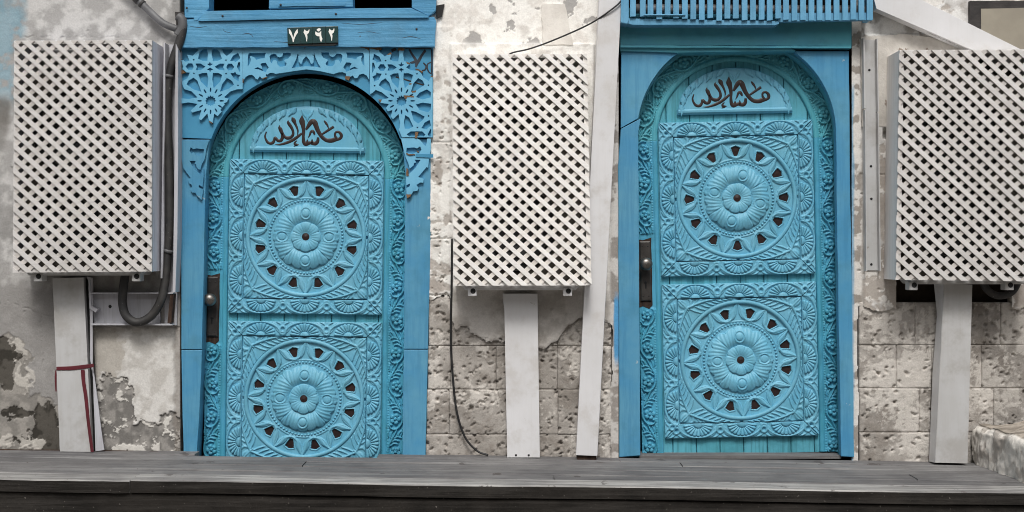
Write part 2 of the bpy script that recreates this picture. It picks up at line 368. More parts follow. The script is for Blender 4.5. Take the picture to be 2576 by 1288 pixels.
# ------------------------------------------------------------------ wall surface: heights and colours
def c3(c): return np.array(lin(c))
def lerp(a, b, t): return a*(1-t[..., None])+b*t[..., None]
def pits(X, Y, H, C, rs, n, x0, x1, y0, y1, rmin, rmax, depth, dark=0.55):
    for _ in range(n):
        cx, cy = rs.uniform(x0, x1), rs.uniform(y0, y1); r = rmin+(rmax-rmin)*rs.rand()**2.5; e = rs.uniform(0.6, 1.6); an = rs.uniform(0, 3.14)
        sel = (np.abs(X-cx) < r*2.2) & (np.abs(Y-cy) < r*2.2)
        if not sel.any(): continue
        dx = X[sel]-cx; dy = Y[sel]-cy; u = dx*math.cos(an)+dy*math.sin(an); v = -dx*math.sin(an)+dy*math.cos(an)
        q = np.sqrt((u/(r*e))**2+(v*e/r)**2)+0.5*(vnoise(X[sel]/3, Y[sel]/3, 5)-0.5)
        H[sel] -= depth*min(1, r/4)*sstep(1.05, 0.6, q)
def plaster(name, x0, x1, y0, y1, fn, parent, step=2.0):
    nx = int((x1-x0)/step)+1; ny = int((y1-y0)/step)+1
    X, Y = np.meshgrid(np.linspace(x0, x1, nx), np.linspace(y0, y1, ny), indexing='ij')
    H, C, keep = fn(X, Y)           # H in mm proud of the wall plane
    yy = -H*0.001
    V = np.stack([(X-CXU)*S, yy, CZ+(CYU-Y)*S], -1)
    m = None
    if keep is not None:
        m = keep[:-1, :-1] & keep[1:, :-1] & keep[:-1, 1:] & keep[1:, 1:]
    V2 = V.reshape(-1, 3)-np.array(off(parent)); Q = ensure_face(V2, gridquads(nx, ny, m))
    used = np.zeros(len(V2), bool); used[Q.ravel()] = True; idx = np.cumsum(used)-1
    me = quadmesh(name, V2[used], idx[Q], C.reshape(-1, 3)[used])
    return link(name, me, parent, M['wall'])

def wall_left(X, Y):
    n1 = fbm(X, Y, 90, 5, 1); n2 = fbm(X, Y, 22, 5, 2); n3 = fbm(X, Y, 7, 3, 3)
    H = 3*(n1-0.5)*2+2.2*(n2-0.5)+1.6*(n3-0.5)
    C = lerp(c3((160, 158, 155)), c3((190, 188, 185)), sstep(0.35, 0.65, n2))
    C = lerp(C, c3((140, 138, 135)), 0.8*sstep(0.52, 0.68, fbm(X, Y, 60, 5, 8)))
    # greyer plaster low down (below the first metre)
    g = sstep(640, 780, Y+120*(n1-0.5))
    C = lerp(C, c3((140, 137, 134)), 0.8*g)
    # remains of blue limewash on the far left
    bl = sstep(60, 25, X+70*(fbm(X, Y, 50, 4, 11)-0.5))*sstep(300, 200, Y+60*(n1-0.5))*sstep(0.3, 0.55, n2)
    C = lerp(C, c3((112, 152, 168)), 0.7*bl)
    d0 = sstep(30, 8, X+40*(n1-0.5))*sstep(230, 260, Y)*sstep(430, 300, Y)
    C = lerp(C, c3((104, 100, 94)), 0.8*d0); 
    wx = X+70*(fbm(X, Y, 34, 6, 21, 0.6)-0.5); wy = Y+70*(fbm(X, Y, 34, 6, 25, 0.6)-0.5)
    def blob(l):
        o = np.zeros_like(X)
        for cx, cy, rx, ry in l: o = np.maximum(o, sstep(1.04, 0.98, np.sqrt(((wx-cx)/rx)**2+((wy-cy)/ry)**2)))
        return o
    low = (X < 150)
    md = blob([(60, 1085, 120, 95), (30, 960, 48, 120), (118, 1080, 50, 70), (-100, 1000, 120, 140)])*low
    C = lerp(C, lerp(c3((128, 124, 118)), c3((152, 147, 140)), sstep(0.4, 0.6, n2)), md*0.9); H = H-4*md
    dk = blob([(8, 915, 32, 62), (118, 1085, 36, 62), (112, 1045, 34, 30), (40, 1035, 38, 14), (55, 1105, 30, 12), (-110, 960, 60, 90)])*low
    C = lerp(C, lerp(c3((58, 55, 50)), c3((84, 80, 74)), sstep(0.45, 0.6, n2)), dk); H = H-4*dk
    fk = blob([(45, 880, 16, 26), (70, 950, 26, 40), (30, 1110, 40, 24), (85, 1120, 28, 20)])*low*sstep(0.42, 0.5, n2)
    C = lerp(C, c3((188, 183, 175)), fk*0.8); H = H+3*fk
    # right of the trunking: cream flakes over grey cement
    r2 = (X > 205)*sstep(820, 830, Y+14*(n2-0.5))
    C = lerp(C, lerp(c3((206, 203, 198)), c3((188, 184, 178)), sstep(0.4, 0.62, n2)), r2*1.0)
    tn = blob([(262, 890, 46, 62)])*r2; C = lerp(C, c3((172, 166, 157)), tn*0.85)
    gr = np.maximum(blob([(296, 1015, 44, 74), (250, 1040, 44, 60), (330, 1110, 150, 46), (420, 1100, 26, 60)]), sstep(1098, 1106, wy))*r2
    C = lerp(C, lerp(c3((116, 113, 109)), c3((148, 144, 139)), sstep(0.4, 0.62, n2)), gr); H = H-7*gr+3*r2*(1-gr)
    fl = gr*sstep(0.57, 0.585, fbm(X, Y, 22, 6, 41, 0.6)); C = lerp(C, c3((202, 198, 191)), fl); H = H+4*fl
    br = sstep(432, 442, X+14*(n2-0.5))*(Y > 820); C = lerp(C, c3((120, 112, 104)), br*0.6); H = H-7*br
    rs = np.random.RandomState(3); pits(X, Y, H, C, rs, 90, -160, 450, -100, 1150, 1.5, 6, 5)
    # long hairline cracks
    for (ax, ay, bx, by, sd_) in ((60, 92, 300, 95, 1), (300, 92, 302, 50, 2), (100, 800, 110, 940, 3), (20, 760, 130, 800, 4), (260, 830, 420, 846, 5)):
        t = np.clip(((X-ax)*(bx-ax)+(Y-ay)*(by-ay))/((bx-ax)**2+(by-ay)**2), 0, 1)
        dd = np.hypot(X-ax-t*(bx-ax)+14*(fbm(X, Y, 18, 3, 50+sd_)-0.5), Y-ay-t*(by-ay)+14*(fbm(X, Y, 18, 3, 60+sd_)-0.5))
        H = H-4*sstep(2.2, 0.6, dd)
    return H, C, None

def wall_mid(X, Y):
    n1 = fbm(X, Y, 90, 5, 71); n2 = fbm(X, Y, 20, 5, 72); n3 = fbm(X, Y, 7, 3, 73)
    H = 4*(n1-0.5)*2+3*(n2-0.5)+1.8*(n3-0.5)
    C = lerp(c3((234, 231, 225)), c3((218, 213, 206)), sstep(0.48, 0.70, n2))
    C = lerp(C, c3((186, 180, 173)), 0.6*sstep(0.62, 0.74, fbm(X, Y, 45, 5, 75)))
    # grey cement patches where the lime has gone, high up
    gp = sstep(0.565, 0.575, fbm(X, Y, 48, 6, 77, 0.55))*sstep(125, 100, Y)*sstep(1150, 1180, X)
    C = lerp(C, c3((158, 155, 152)), gp*0.9); H = H-3*gp
    # a rough lime-washed block column along the door, jointed
    colm = sstep(1140, 1134, X)*sstep(60, 70, Y); H = H+5*colm
    for yj in (358, 601, 742):
        j = sstep(3, 1, np.abs(Y-yj+5*(n2-0.5)))*colm; H = H-6*j
    led = sstep(108, 112, Y+3*(n2-0.5))*sstep(1128, 1140, X)*sstep(1500, 1490, X); H = H+14*led
    ston = colm*sstep(0.5, 0.56, fbm(X, Y, 40, 5, 79)+0.2*sstep(500, 740, Y)-0.08)
    C = lerp(C, c3((158, 148, 139)), ston*0.75); H = H-2*ston
    rs = np.random.RandomState(13); pits(X, Y, H, C, rs, 120, 1078, 1140, 300, 760, 1.2, 5.5, 9)
    pits(X, Y, H, C, rs, 60, 1140, 1556, -50, 860, 1.2, 5, 6)
    # browner lime under the unit
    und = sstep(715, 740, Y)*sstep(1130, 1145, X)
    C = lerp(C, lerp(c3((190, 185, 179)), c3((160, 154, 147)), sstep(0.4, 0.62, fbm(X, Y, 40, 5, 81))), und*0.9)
    edge = 862+110*(fbm(X, Y, 60, 6, 83, 0.55)-0.5)-110*sstep(1146, 1128, X)-60*sstep(1240, 1140, X)*sstep(800, 820, Y)-40*sstep(1400, 1440, X)
    keep = (Y < edge) | (X > 1536+14*(n1-0.5))
    near = sstep(10, 0, edge-Y)*(X < 1530); H = H-6*near+2
    # strip beside the right-hand frame: white, then smears of door blue
    stp = sstep(1530, 1540, X); C = lerp(C, c3((196, 192, 187)), stp*0.8); H = H-4*stp
    C = lerp(C, c3((150, 144, 138)), stp*sstep(0.5, 0.58, fbm(X, Y, 30, 5, 85)))
    sm = sstep(1543, 1547, X+10*(fbm(X, Y*0.3, 20, 4, 86)-0.5))*sstep(735, 760, Y+40*(n2-0.5))*sstep(930, 890, Y)
    C = lerp(C, c3((88, 152, 196)), sm)
    return H, C, keep

def wall_right(X, Y):
    n1 = fbm(X, Y, 90, 5, 91); n2 = fbm(X, Y, 20, 5, 92); n3 = fbm(X, Y, 7, 3, 93)
    H = 4*(n1-0.5)*2+3.5*(n2-0.5)+2*(n3-0.5)
    C = lerp(c3((216, 214, 210)), c3((192, 189, 185)), sstep(0.42, 0.66, n2))
    C = lerp(C, c3((158, 152, 145)), 0.8*sstep(0.52, 0.66, fbm(X, Y, 45, 5, 95)+0.12*sstep(300, 700, Y)))
    sh = sstep(75, 110, Y)*sstep(105, 80, Y); 
    led = sstep(84, 88, Y+3*(n2-0.5))*sstep(2168, 2176, X); H = H+12*led
    j = sstep(3, 1, np.abs(Y-438+5*(n2-0.5)))*(X > 2165); H = H-6*j
    cav = sstep(318, 330, Y)*sstep(352, 345, Y)*sstep(2218, 2224, X)*sstep(2236, 2230, X); H = H-45*cav
    stn = sstep(0.47, 0.54, fbm(X, Y, 55, 5, 97)+0.25*sstep(430, 720, Y)-0.1)*sstep(2163, 2172, X)
    C = lerp(C, c3((166, 157, 148)), stn*0.85); H = H-3*stn
    wf = stn*sstep(0.58, 0.6, fbm(X, Y, 18, 5, 99)); C = lerp(C, c3((214, 210, 204)), wf); H = H+2*wf
    rs = np.random.RandomState(23); pits(X, Y, H, C, rs, 130, 2160, 2740, 80, 760, 1.2, 5.5, 8)
    # ragged white strip beside the frame with door paint smeared on it
    stp = sstep(2172, 2164, X+10*(n2-0.5)); C = lerp(C, c3((212, 208, 202)), stp*0.85); H = H-3*stp
    C = lerp(C, c3((150, 143, 135)), stp*sstep(0.54, 0.6, fbm(X, Y, 24, 5, 101)))
    sm = 0.75*sstep(2150, 2146, X+13*(fbm(X, Y*0.25, 22, 4, 103)-0.5))*sstep(200, 240, Y)
    C = lerp(C, c3((104, 156, 188)), sm)
    edge = 774+40*(fbm(X, Y, 40, 5, 105)-0.5)
    keep = (Y < edge) | (X < 2160+6*(n1-0.5))
    keep &= ~((Y > 702+6*(n2-0.5)) & (X > 2254+5*(n1-0.5)) & (X < 2542))
    return H, C, keep

def stone(x0, x1, y0, y1, parent, seed, white=0.5, dark=0.0, pit=1.0):
    g = 0.5; x0 += g*0.6; x1 -= g*0.6; y0 += g*0.6; y1 -= g*0.6
    nx = max(6, int((x1-x0)/2.6)); ny = max(6, int((y1-y0)/2.6))
    X, Y = np.meshgrid(np.linspace(x0, x1, nx), np.linspace(y0, y1, ny), indexing='ij')
    rs = np.random.RandomState(seed); n1 = fbm(X, Y, 55, 6, 17, 0.6); n2 = fbm(X, Y, 10, 4, 13, 0.6)
    H = -5+rs.uniform(-2.5, 2.5)+7*(n1-0.5)+4*(n2-0.5)
    e = np.minimum(np.minimum(X-x0, x1-X), np.minimum(Y-y0, y1-Y)); H = H-5*sstep(2.0, 0, e+7*(fbm(X, Y, 20, 3, 19)-0.45))
    C = lerp(c3((174, 168, 161)), c3((154, 148, 141)), sstep(0.35, 0.65, n1)); C = C*rs.uniform(0.93, 1.07); C = lerp(C, c3((128, 120, 112)), 0.5*sstep(0.52, 0.66, fbm(X, Y, 30, 6, 23, 0.6)))
    pits(X, Y, H, C, rs, int(pit*(x1-x0)*(y1-y0)/110), x0, x1, y0, y1, 0.9, 6.0, 13)
    wf = sstep(0.50, 0.58, 0.55*fbm(X, Y, 60, 4, 5, 0.5)+0.45*fbm(X, Y, 11, 5, 6, 0.7)+0.25*(white-0.5)); C = lerp(C, c3((208, 202, 194)), wf*0.8); H = H+2.2*wf
    if dark: C = C*(1-dark)
    Xp = np.pad(X, 1, 'edge'); Yp = np.pad(Y, 1, 'edge'); Hp = np.pad(H, 1, 'edge')
    for sl in ((0, slice(None)), (-1, slice(None)), (slice(None), 0), (slice(None), -1)): Hp[sl] = -45
    Cp = np.pad(C, ((1, 1), (1, 1), (0, 0)), 'edge')
    V = np.stack([(Xp-CXU)*S, -Hp*0.001, CZ+(CYU-Yp)*S], -1).reshape(-1, 3)-np.array(off(parent))
    Q = ensure_face(V, gridquads(nx+2, ny+2)); link('stone_block', quadmesh('stone_block', V, Q, Cp.reshape(-1, 3)), parent, M['stone'])

def wall_thing(x0, x1, label, back_lo=0.035, ytop=-420):
    base = P((x0+x1)/2, 1380); o = empty('facade_wall', (base[0], 0.2, 0), label, 'wall', 'stretches of the house front')
    return o
zg = 0.0
wl = wall_thing(-700, 452, 'stained grey plaster wall flaking to black, beside the door with the number plate')
box('wall_core', (P(-720, 0)[0], 0.02, 0), (P(452, 0)[0], 0.55, 4.9), M['core'], wl)
plaster('plaster_coat', -160, 452, -100, 1160, wall_left, wl)
box('plaster_coat', (P(-720, 0)[0], 0.004, 0), (P(-160.5, 0)[0], 0.019, 4.9), M['core'], wl)
wm = wall_thing(1078, 1556, 'whitewashed wall with bare pitted coral stone blocks, standing between the two doors')
box('wall_core', (P(1080, 0)[0], 0.04, 0), (P(1556, 0)[0], 0.55, 4.9), M['core'], wm)
plaster('plaster_coat', 1076, 1556, -100, 1160, wall_mid, wm)
sd_ = 100
for ys, xs in (((742, 870), (1078, 1134, 1272, 1402, 1538)), ((870, 980), (1076, 1134, 1248, 1402, 1472, 1538)),
               ((980, 1093), (1073, 1130, 1276, 1404, 1538)), ((1093, 1162), (1071, 1300, 1470, 1538))):
    for a, b in zip(xs[:-1], xs[1:]):
        sd_ += 1; stone(a, b, ys[0], ys[1], wm, sd_, 0.42, 0, 0.75)
wr = wall_thing(2145, 3270, 'tan stone block wall with lime remnants, beside the door without a number')
box('wall_core', (P(2150, 0)[0], 0.09, 0), (P(3290, 0)[0], 0.55, 4.9), M['cavity'], wr)
plaster('plaster_coat', 2143, 2740, -100, 1175, wall_right, wr)
box('plaster_coat', (P(2740.5, 0)[0], 0.004, 0), (P(3290, 0)[0], 0.088, 4.9), M['core'], wr)
for ys, xs, dk in (((704, 760), (2542, 2640, 2740), 0.1), ((760, 868), (2162, 2303, 2380, 2518, 2640, 2740), 0), ((868, 977), (2162, 2256, 2345, 2470, 2600, 2740), 0),
               ((977, 1088), (2162, 2314, 2345, 2500, 2640, 2740), 0), ((1088, 1175), (2163, 2350, 2520, 2740), 0)):
    for a, b in zip(xs[:-1], xs[1:]):
        sd_ += 1; stone(a, b, ys[0], ys[1], wr, sd_, 0.66 if a < 2340 else 0.5, 0.24 if a > 2345 else 0.04, 0.4)
# stretches of facade above the two door frames, out of the picture
wu = empty('facade_wall', (P(771, 0)[0], 0.2, 3.3), 'plain upper wall above the two blue door frames', 'wall')
for a, b in ((452, 1080), (1556, 2150)):
    box('wall_core', (P(a, 0)[0], 0.02, CZ+(CYU+260)*S), (P(b, 0)[0], 0.55, 4.9), M['core'], wu)
# raised lime pieces on the middle wall
prism('lime_patch', rough([(1362, 12), (1368, 8), (1421, 10), (1442, 112), (1366, 112)], 8, 1.2, 4), -0.022, 0.03, M['wall'] if False else material('whitewash', (226, 221, 213), (204, 198, 190), 0.9, 9, bump=0.6, spec=0.1), wm, bevel=0.004)
# raised stones at the top right of the right wall
prism('lime_patch', rough([(2166, 92), (2255, 88), (2260, 84), (2560, 120), (2560, 140), (2238, 140), (2238, 316), (2230, 318), (2168, 318)], 10, 1.0, 9), -0.016, 0.03, material('greyed_whitewash', (204, 199, 191), (176, 170, 162), 0.9, 9, bump=0.7, spec=0.1, chip=(142, 130, 120), chip_amt=0.62, chip_scale=12), wr, bevel=0.004)

# ------------------------------------------------------------------ raised timber deck along the house
dk0 = P(1288, 1147, 0)
deck = empty('timber_deck', (0, -0.45, 0), 'long grey weathered plank deck with sooty black front edge, below both doors', 'deck')
deck.rotation_euler = (0, ROT_DECK, 0)
ZT = dk0[2]           # deck top height at x = 0
def plank(name, xa, xb, ya, yb, zt, th, mat, seed, mat2=None, nseg=40):
    r = random.Random(seed); xs = np.linspace(xa, xb, nseg); V = []; F = []; bev = 0.006
    prof = lambda x, i: [(ya+r.uniform(-.0025, .0025), -th), (ya+r.uniform(-.002, .002), -bev), (ya+bev+r.uniform(-.0015, .003), 0), (yb-bev, 0.0), (yb, -bev), (yb, -th)]
    n = 6
    for i, x in enumerate(xs):
        dz = 0.0025*math.sin(x*3+seed)+r.uniform(-.0007, .0007)
        for (y, z) in prof(x, i): V.append((x, y+0.45, zt+z+dz))
    for i in range(nseg-1):
        for k in range(n): F.append((i*n+k, i*n+(k+1) % n, (i+1)*n+(k+1) % n, (i+1)*n+k))
    F.append(tuple(range(n))); F.append(tuple((nseg-1)*n+k for k in range(n))[::-1])
    o = pydata(name, V, F, mat, deck, world=False)
    bm = bmesh.new(); bm.from_mesh(o.data); bmesh.ops.recalc_face_normals(bm, faces=bm.faces); bm.to_mesh(o.data); bm.free()
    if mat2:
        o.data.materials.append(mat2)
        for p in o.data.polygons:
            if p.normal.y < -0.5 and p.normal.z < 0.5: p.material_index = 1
    return o
xL, xR = -4.3, 4.3
def xu(px, y): return P(px, 0, y)[0]
# rear boards are cut away in front of the sunken door
plank('plank', xL, xu(492, -0.06), -0.115, 0.0, ZT, 0.04, M['deck'], 1)
plank('plank', xu(948, -0.06), xR, -0.115, 0.0, ZT, 0.04, M['deck'], 2)
plank('plank', xL, 0.9, -0.265, -0.124, ZT-0.001, 0.04, M['deck'], 3)
plank('plank', 0.905, xR, -0.265, -0.124, ZT-0.001, 0.04, M['deck'], 4)
plank('plank', xL, -1.1, -0.42, -0.274, ZT, 0.04, M['deck'], 5)
plank('plank', -1.095, xR, -0.42, -0.274, ZT-0.002, 0.04, M['deck'], 6)
plank('plank', xL, 2.05, -0.575, -0.429, ZT-0.001, 0.04, M['deck'], 7)
plank('plank', 2.055, xR, -0.575, -0.429, ZT, 0.04, M['deck'], 8)
plank('plank', xL, 0.2, -0.72, -0.584, ZT-0.002, 0.04, M['deck'], 9)
plank('plank', 0.205, xR, -0.72, -0.584, ZT-0.001, 0.04, M['deck'], 10)
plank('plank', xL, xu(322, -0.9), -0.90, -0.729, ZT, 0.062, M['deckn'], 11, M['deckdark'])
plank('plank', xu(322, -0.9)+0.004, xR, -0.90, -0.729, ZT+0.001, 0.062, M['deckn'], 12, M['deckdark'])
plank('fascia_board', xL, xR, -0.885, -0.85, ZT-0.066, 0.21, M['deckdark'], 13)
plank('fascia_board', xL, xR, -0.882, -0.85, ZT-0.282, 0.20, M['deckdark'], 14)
for i in range(9):
    x = -4.2+i*1.05; plank('joist', x, x+0.06, -0.84, -0.02, ZT-0.045-x*0, ZT-0.14, M['deckdark'], 30+i, nseg=2)

# ================================================================== CARVED DOORS
KD = 1.0     # meshes are built in units and scaled by the door's own factor below
def shell_mesh(k):
    th = np.linspace(0.0, math.pi, 89); r = np.concatenate([np.linspace(0.02, 0.30, 6), np.linspace(0.31, 0.34, 3), np.linspace(0.37, 1, 13)])
    TH, R = np.meshgrid(th, r, indexing='ij'); nf = 11
    sc = np.abs(np.sin(TH*nf/1.0)); fl = np.sqrt(np.clip(np.abs(np.sin(TH*nf)), 0, 1))
    edge = 0.93+0.07*fl
    h = np.where(R < 0.31, 5.2*np.sqrt(np.clip(1-(R/0.33)**2*0.8, 0, 1)), 0)
    q = (R-0.34)/0.66; body = 1.6+3.6*np.sin(np.clip(q, 0, 1)*math.pi*0.62+0.25)*(0.45+0.55*fl)-2.0*(1-fl)*(q > 0.02)
    h = np.where(R >= 0.34, body, h); h = np.where((R > 0.30) & (R < 0.345), 0.6, h)
    h[:, -1] = -1.0
    U = 38*R*edge*np.cos(TH); V = 31.5*R*edge*np.sin(TH)
    return relief('shell', U, V, h, k)
def flower_mesh(k):
    th = np.linspace(0, 2*math.pi, 60, endpoint=False); r = np.linspace(0, 1, 13)
    TH, R = np.meshgrid(th, r, indexing='ij'); p = np.abs(np.cos(TH*2.5)); out = 9.5+5.3*np.sqrt(p)
    h = np.where(R < 0.27, 2.2+3.6*np.sqrt(np.clip(1-(R/0.28)**2, 0, 1)), 1.2+3.0*np.sin(np.clip((R-0.27)/0.73, 0, 1)*math.pi*0.8+0.2)*(0.35+0.65*np.sqrt(p)))
    h[:, -1] = -0.8
    return relief('flower', out*R*np.cos(TH), out*R*np.sin(TH), h, k, wrap=True)
VW = 40.0
def vine_height(Sg, Tg):
    """s along the board, t 0 (outer) .. 40 (inner vine edge); repeats every 166"""
    s = np.mod(Sg, 166.0); H = np.zeros_like(s)
    H += 0.9*(fbm(Sg, Tg, 9, 3, 4)-0.5)
    for sh in (-166, 0, 166):
        for base, flip in ((41, False), (124, True)):
            f = (lambda t: 38-t) if flip else (lambda t: t)
            o = base+sh
            def R(pts, w, h): ridge(s, Tg, H, [(o+a, f(b), *c) for a, b, *c in pts], w, h)
            R([(-60, 14, 2.2), (-42, 22, 2.6), (-22, 33, 3.0), (-6, 36.5, 3.0), (8, 35, 3.2), (20, 28, 3.0), (26, 18, 2.6), (24, 8, 2.2), (17, 4, 2.0)], 3, 4.2)
            R([(-50, 9, 1.2), (-36, 19, 1.8), (-20, 27, 1.5)], 1.6, 2.6)
            R([(-24, 30, 2.4), (-30, 20, 3.0), (-27, 10, 1.6)], 3, 3.2)
            R([(-15, 32, 2.0), (-21, 22, 2.6), (-19, 13, 1.4)], 3, 3.2)
            R([(-34, 24, 2.0), (-38, 13, 2.6), (-35, 4, 1.4)], 3, 2.8)
            R([(30, 34, 1.4), (36, 28, 2.4), (45, 26, 1.4)], 2, 2.8); R([(24, 36, 1.2), (33, 36, 2.0), (42, 33, 1.2)], 2, 2.6)
            R([(30, 12, 1.2), (38, 8, 2.2), (48, 7, 1.2)], 2, 2.6); R([(28, 3, 1.2), (36, 1, 2.0), (46, 2, 1.0)], 2, 2.4)
            bump_at(s, Tg, H, o+14, f(8), 4.6, 4.6, 4.6)
    return H*1.7
def band_profile(Sg, Rr):
    """Rr: 196..250 from the leaf axis. moulding 196-210, notched line, vine to 250"""
    H = np.full_like(Rr, 6.0)
    t = 250-Rr; vine = vine_height(Sg, t)
    H = np.where(t <= VW, 5.0+vine, H)
    q = (Rr-196)/14; H = np.where(Rr < 210, 4.5+3.8*np.sin(np.clip(q, 0, 1)*math.pi)**0.6, H)
    no = np.exp(-((Rr-212)/1.6)**2)*(np.mod(Sg, 6.5) < 3.2); H = H+1.6*no
    H = np.where(t < 2.5, H+1.2*(np.mod(Sg+2*np.sin(Sg), 7) < 4), H)
    return H
SPR, BOT, RO, RI = 148.0, -642.0, 250.0, 196.0
def band_meshes(k):
    r = np.linspace(RI, RO, 42); out = {}
    s = np.arange(0, SPR-BOT+0.1, 1.6); Sg, R = np.meshgrid(s, r, indexing='ij'); H = band_profile(Sg+20, R)
    out['right'] = relief('stile', R, SPR-Sg, H, k, skirt=-4)
    H = band_profile(Sg+103, R); vv = SPR-Sg; lk = sstep(-276, -270, vv)*sstep(-82, -88, vv)*(R > 207); H = H*(1-lk)+5.0*lk; out['left'] = relief('stile', -R, SPR-Sg, H, k, skirt=-4)
    al = np.linspace(0, math.pi/2, 250); A, R = np.meshgrid(al, r, indexing='ij')
    H = band_profile(-A*230+20, R); out['aright'] = relief('arch_board', R*np.cos(A), SPR+R*np.sin(A), H, k, skirt=-4)
    H = band_profile(-A*230+103, R); out['aleft'] = relief('arch_board', -R*np.cos(A), SPR+R*np.sin(A), H, k, skirt=-4)
    return out
def flower_spots():
    spots = {'right': [], 'left': [], 'aright': [], 'aleft': []}
    for key, ph, sg in (('right', 20, 1), ('left', 103, -1)):
        for n in range(-2, 14):
            for base, t in ((41, 18), (124, 20)):
                s = base+166*n-ph
                if 4 < s < SPR-BOT-10: spots[key].append((sg*(250-t), SPR-s))
                a = -s/230
                if 0.03 < a < math.pi/2-0.04: spots['a'+key].append((sg*(250-t)*math.cos(a), SPR+(250-t)*math.sin(a)))
    return spots
def border_mesh(k):
    t = np.linspace(0, 36, 32); q = np.linspace(-0.993, 0.993, 261); Qg, T = np.meshgrid(q, t, indexing='ij'); Sg = Qg*(157+T)
    H = 0.8*(fbm(Sg, T, 9, 3, 6)-0.5)
    H += 2.2*sstep(33.5, 35, T)*0+1.0
    for c in (-110, 0, 110):
        ridge(Sg, T, H, [(c+50*math.cos(a), 3+32*math.sin(a)) for a in np.linspace(0.05, math.pi-0.05, 9)], 3.4, 4.6)
    for c in (-165, -55, 55, 165):
        ridge(Sg, T, H, [(c+7*math.cos(a), 17+7.5*math.sin(a)) for a in np.linspace(0, 6.283, 9)], 3.6, 4.4)
        bump_at(Sg, T, H, c, 4, 4.6, 4.2, 4.2)
        for sg in (-1, 1):
            ridge(Sg, T, H, [(c+sg*3, 25, 1.2), (c+sg*7, 31, 2.2), (c+sg*15, 34.5, 1.4)], 2, 3.4)
            ridge(Sg, T, H, [(c+sg*11, 22, 1.2), (c+sg*16, 28, 2.2), (c+sg*25, 33.5, 1.2)], 2, 3.4)
            ridge(Sg, T, H, [(c+sg*8, 7, 1.0), (c+sg*14, 14, 2.0), (c+sg*19, 21, 1.0)], 2, 3.0)
        H -= 4.5*np.exp(-(((Sg-c)/3.0)**2+((T-17)/3.4)**2)*1.3)
    return relief('border_board', Sg, 157+T, 8+H, k, skirt=0)
def corner_mesh(k):
    ph = np.linspace(math.radians(1.5), math.radians(88.5), 190); q = np.linspace(0, 1, 46); PH, Qg = np.meshgrid(ph, q, indexing='ij')
    e = 154.6/np.maximum(np.cos(PH), np.sin(PH)); R = 151.5+(e-151.5)*Qg; X = R*np.cos(PH); Y = R*np.sin(PH)
    H = 0.8*(fbm(X, Y, 8, 3, 8)-0.5)+1.0
    for m in (False, True):
        A, B = (Y, X) if m else (X, Y)
        def arc(l, w, h): ridge(A, B, H, [(r*math.cos(math.radians(a)), r*math.sin(math.radians(a)), *c) for a, r, *c in l], w, h)
        arc([(44, 186, 3.4), (36, 178, 3.2), (28, 171, 2.8), (19, 165, 2.2), (10, 160, 1.4), (4, 157, .8)], 3, 5.0)
        for a in np.arange(8, 44, 4.6):
            ro = 153.5+1.2*(a/44)**2*22*0.9
            rv = 157+(a/44)**1.5*27
            arc([(a+3.5, rv, 1.6), (a+1.6, (rv+153.5)/2, 2.6), (a-1.5, 154, 1.3)], 2, 3.6)
            if a > 13: arc([(a+3, rv+2, 1.4), (a+1, rv+7, 2.4), (a-2.5, rv+11, 1.2)], 2, 3.2)
        ridge(A, B, H, [(131, 131, 4), (146, 138, 5), (152, 146, 2)], 4, 3.8)
        ridge(A, B, H, [(136, 122, 2), (150, 122, 4), (155, 128, 2)], 3, 3.4)
        ridge(A, B, H, [(128, 128, 2), (140, 141, 2.4), (153, 153, 1)], 2, 5.0)
    return relief('corner_carving', X, Y, 7.5+H, k, skirt=0)
HOLE = [(132, 0), (127, 12), (118, 9), (110, 6.4), (106, 3.8), (106, -3.8), (110, -6.4), (118, -9), (127, -12)]
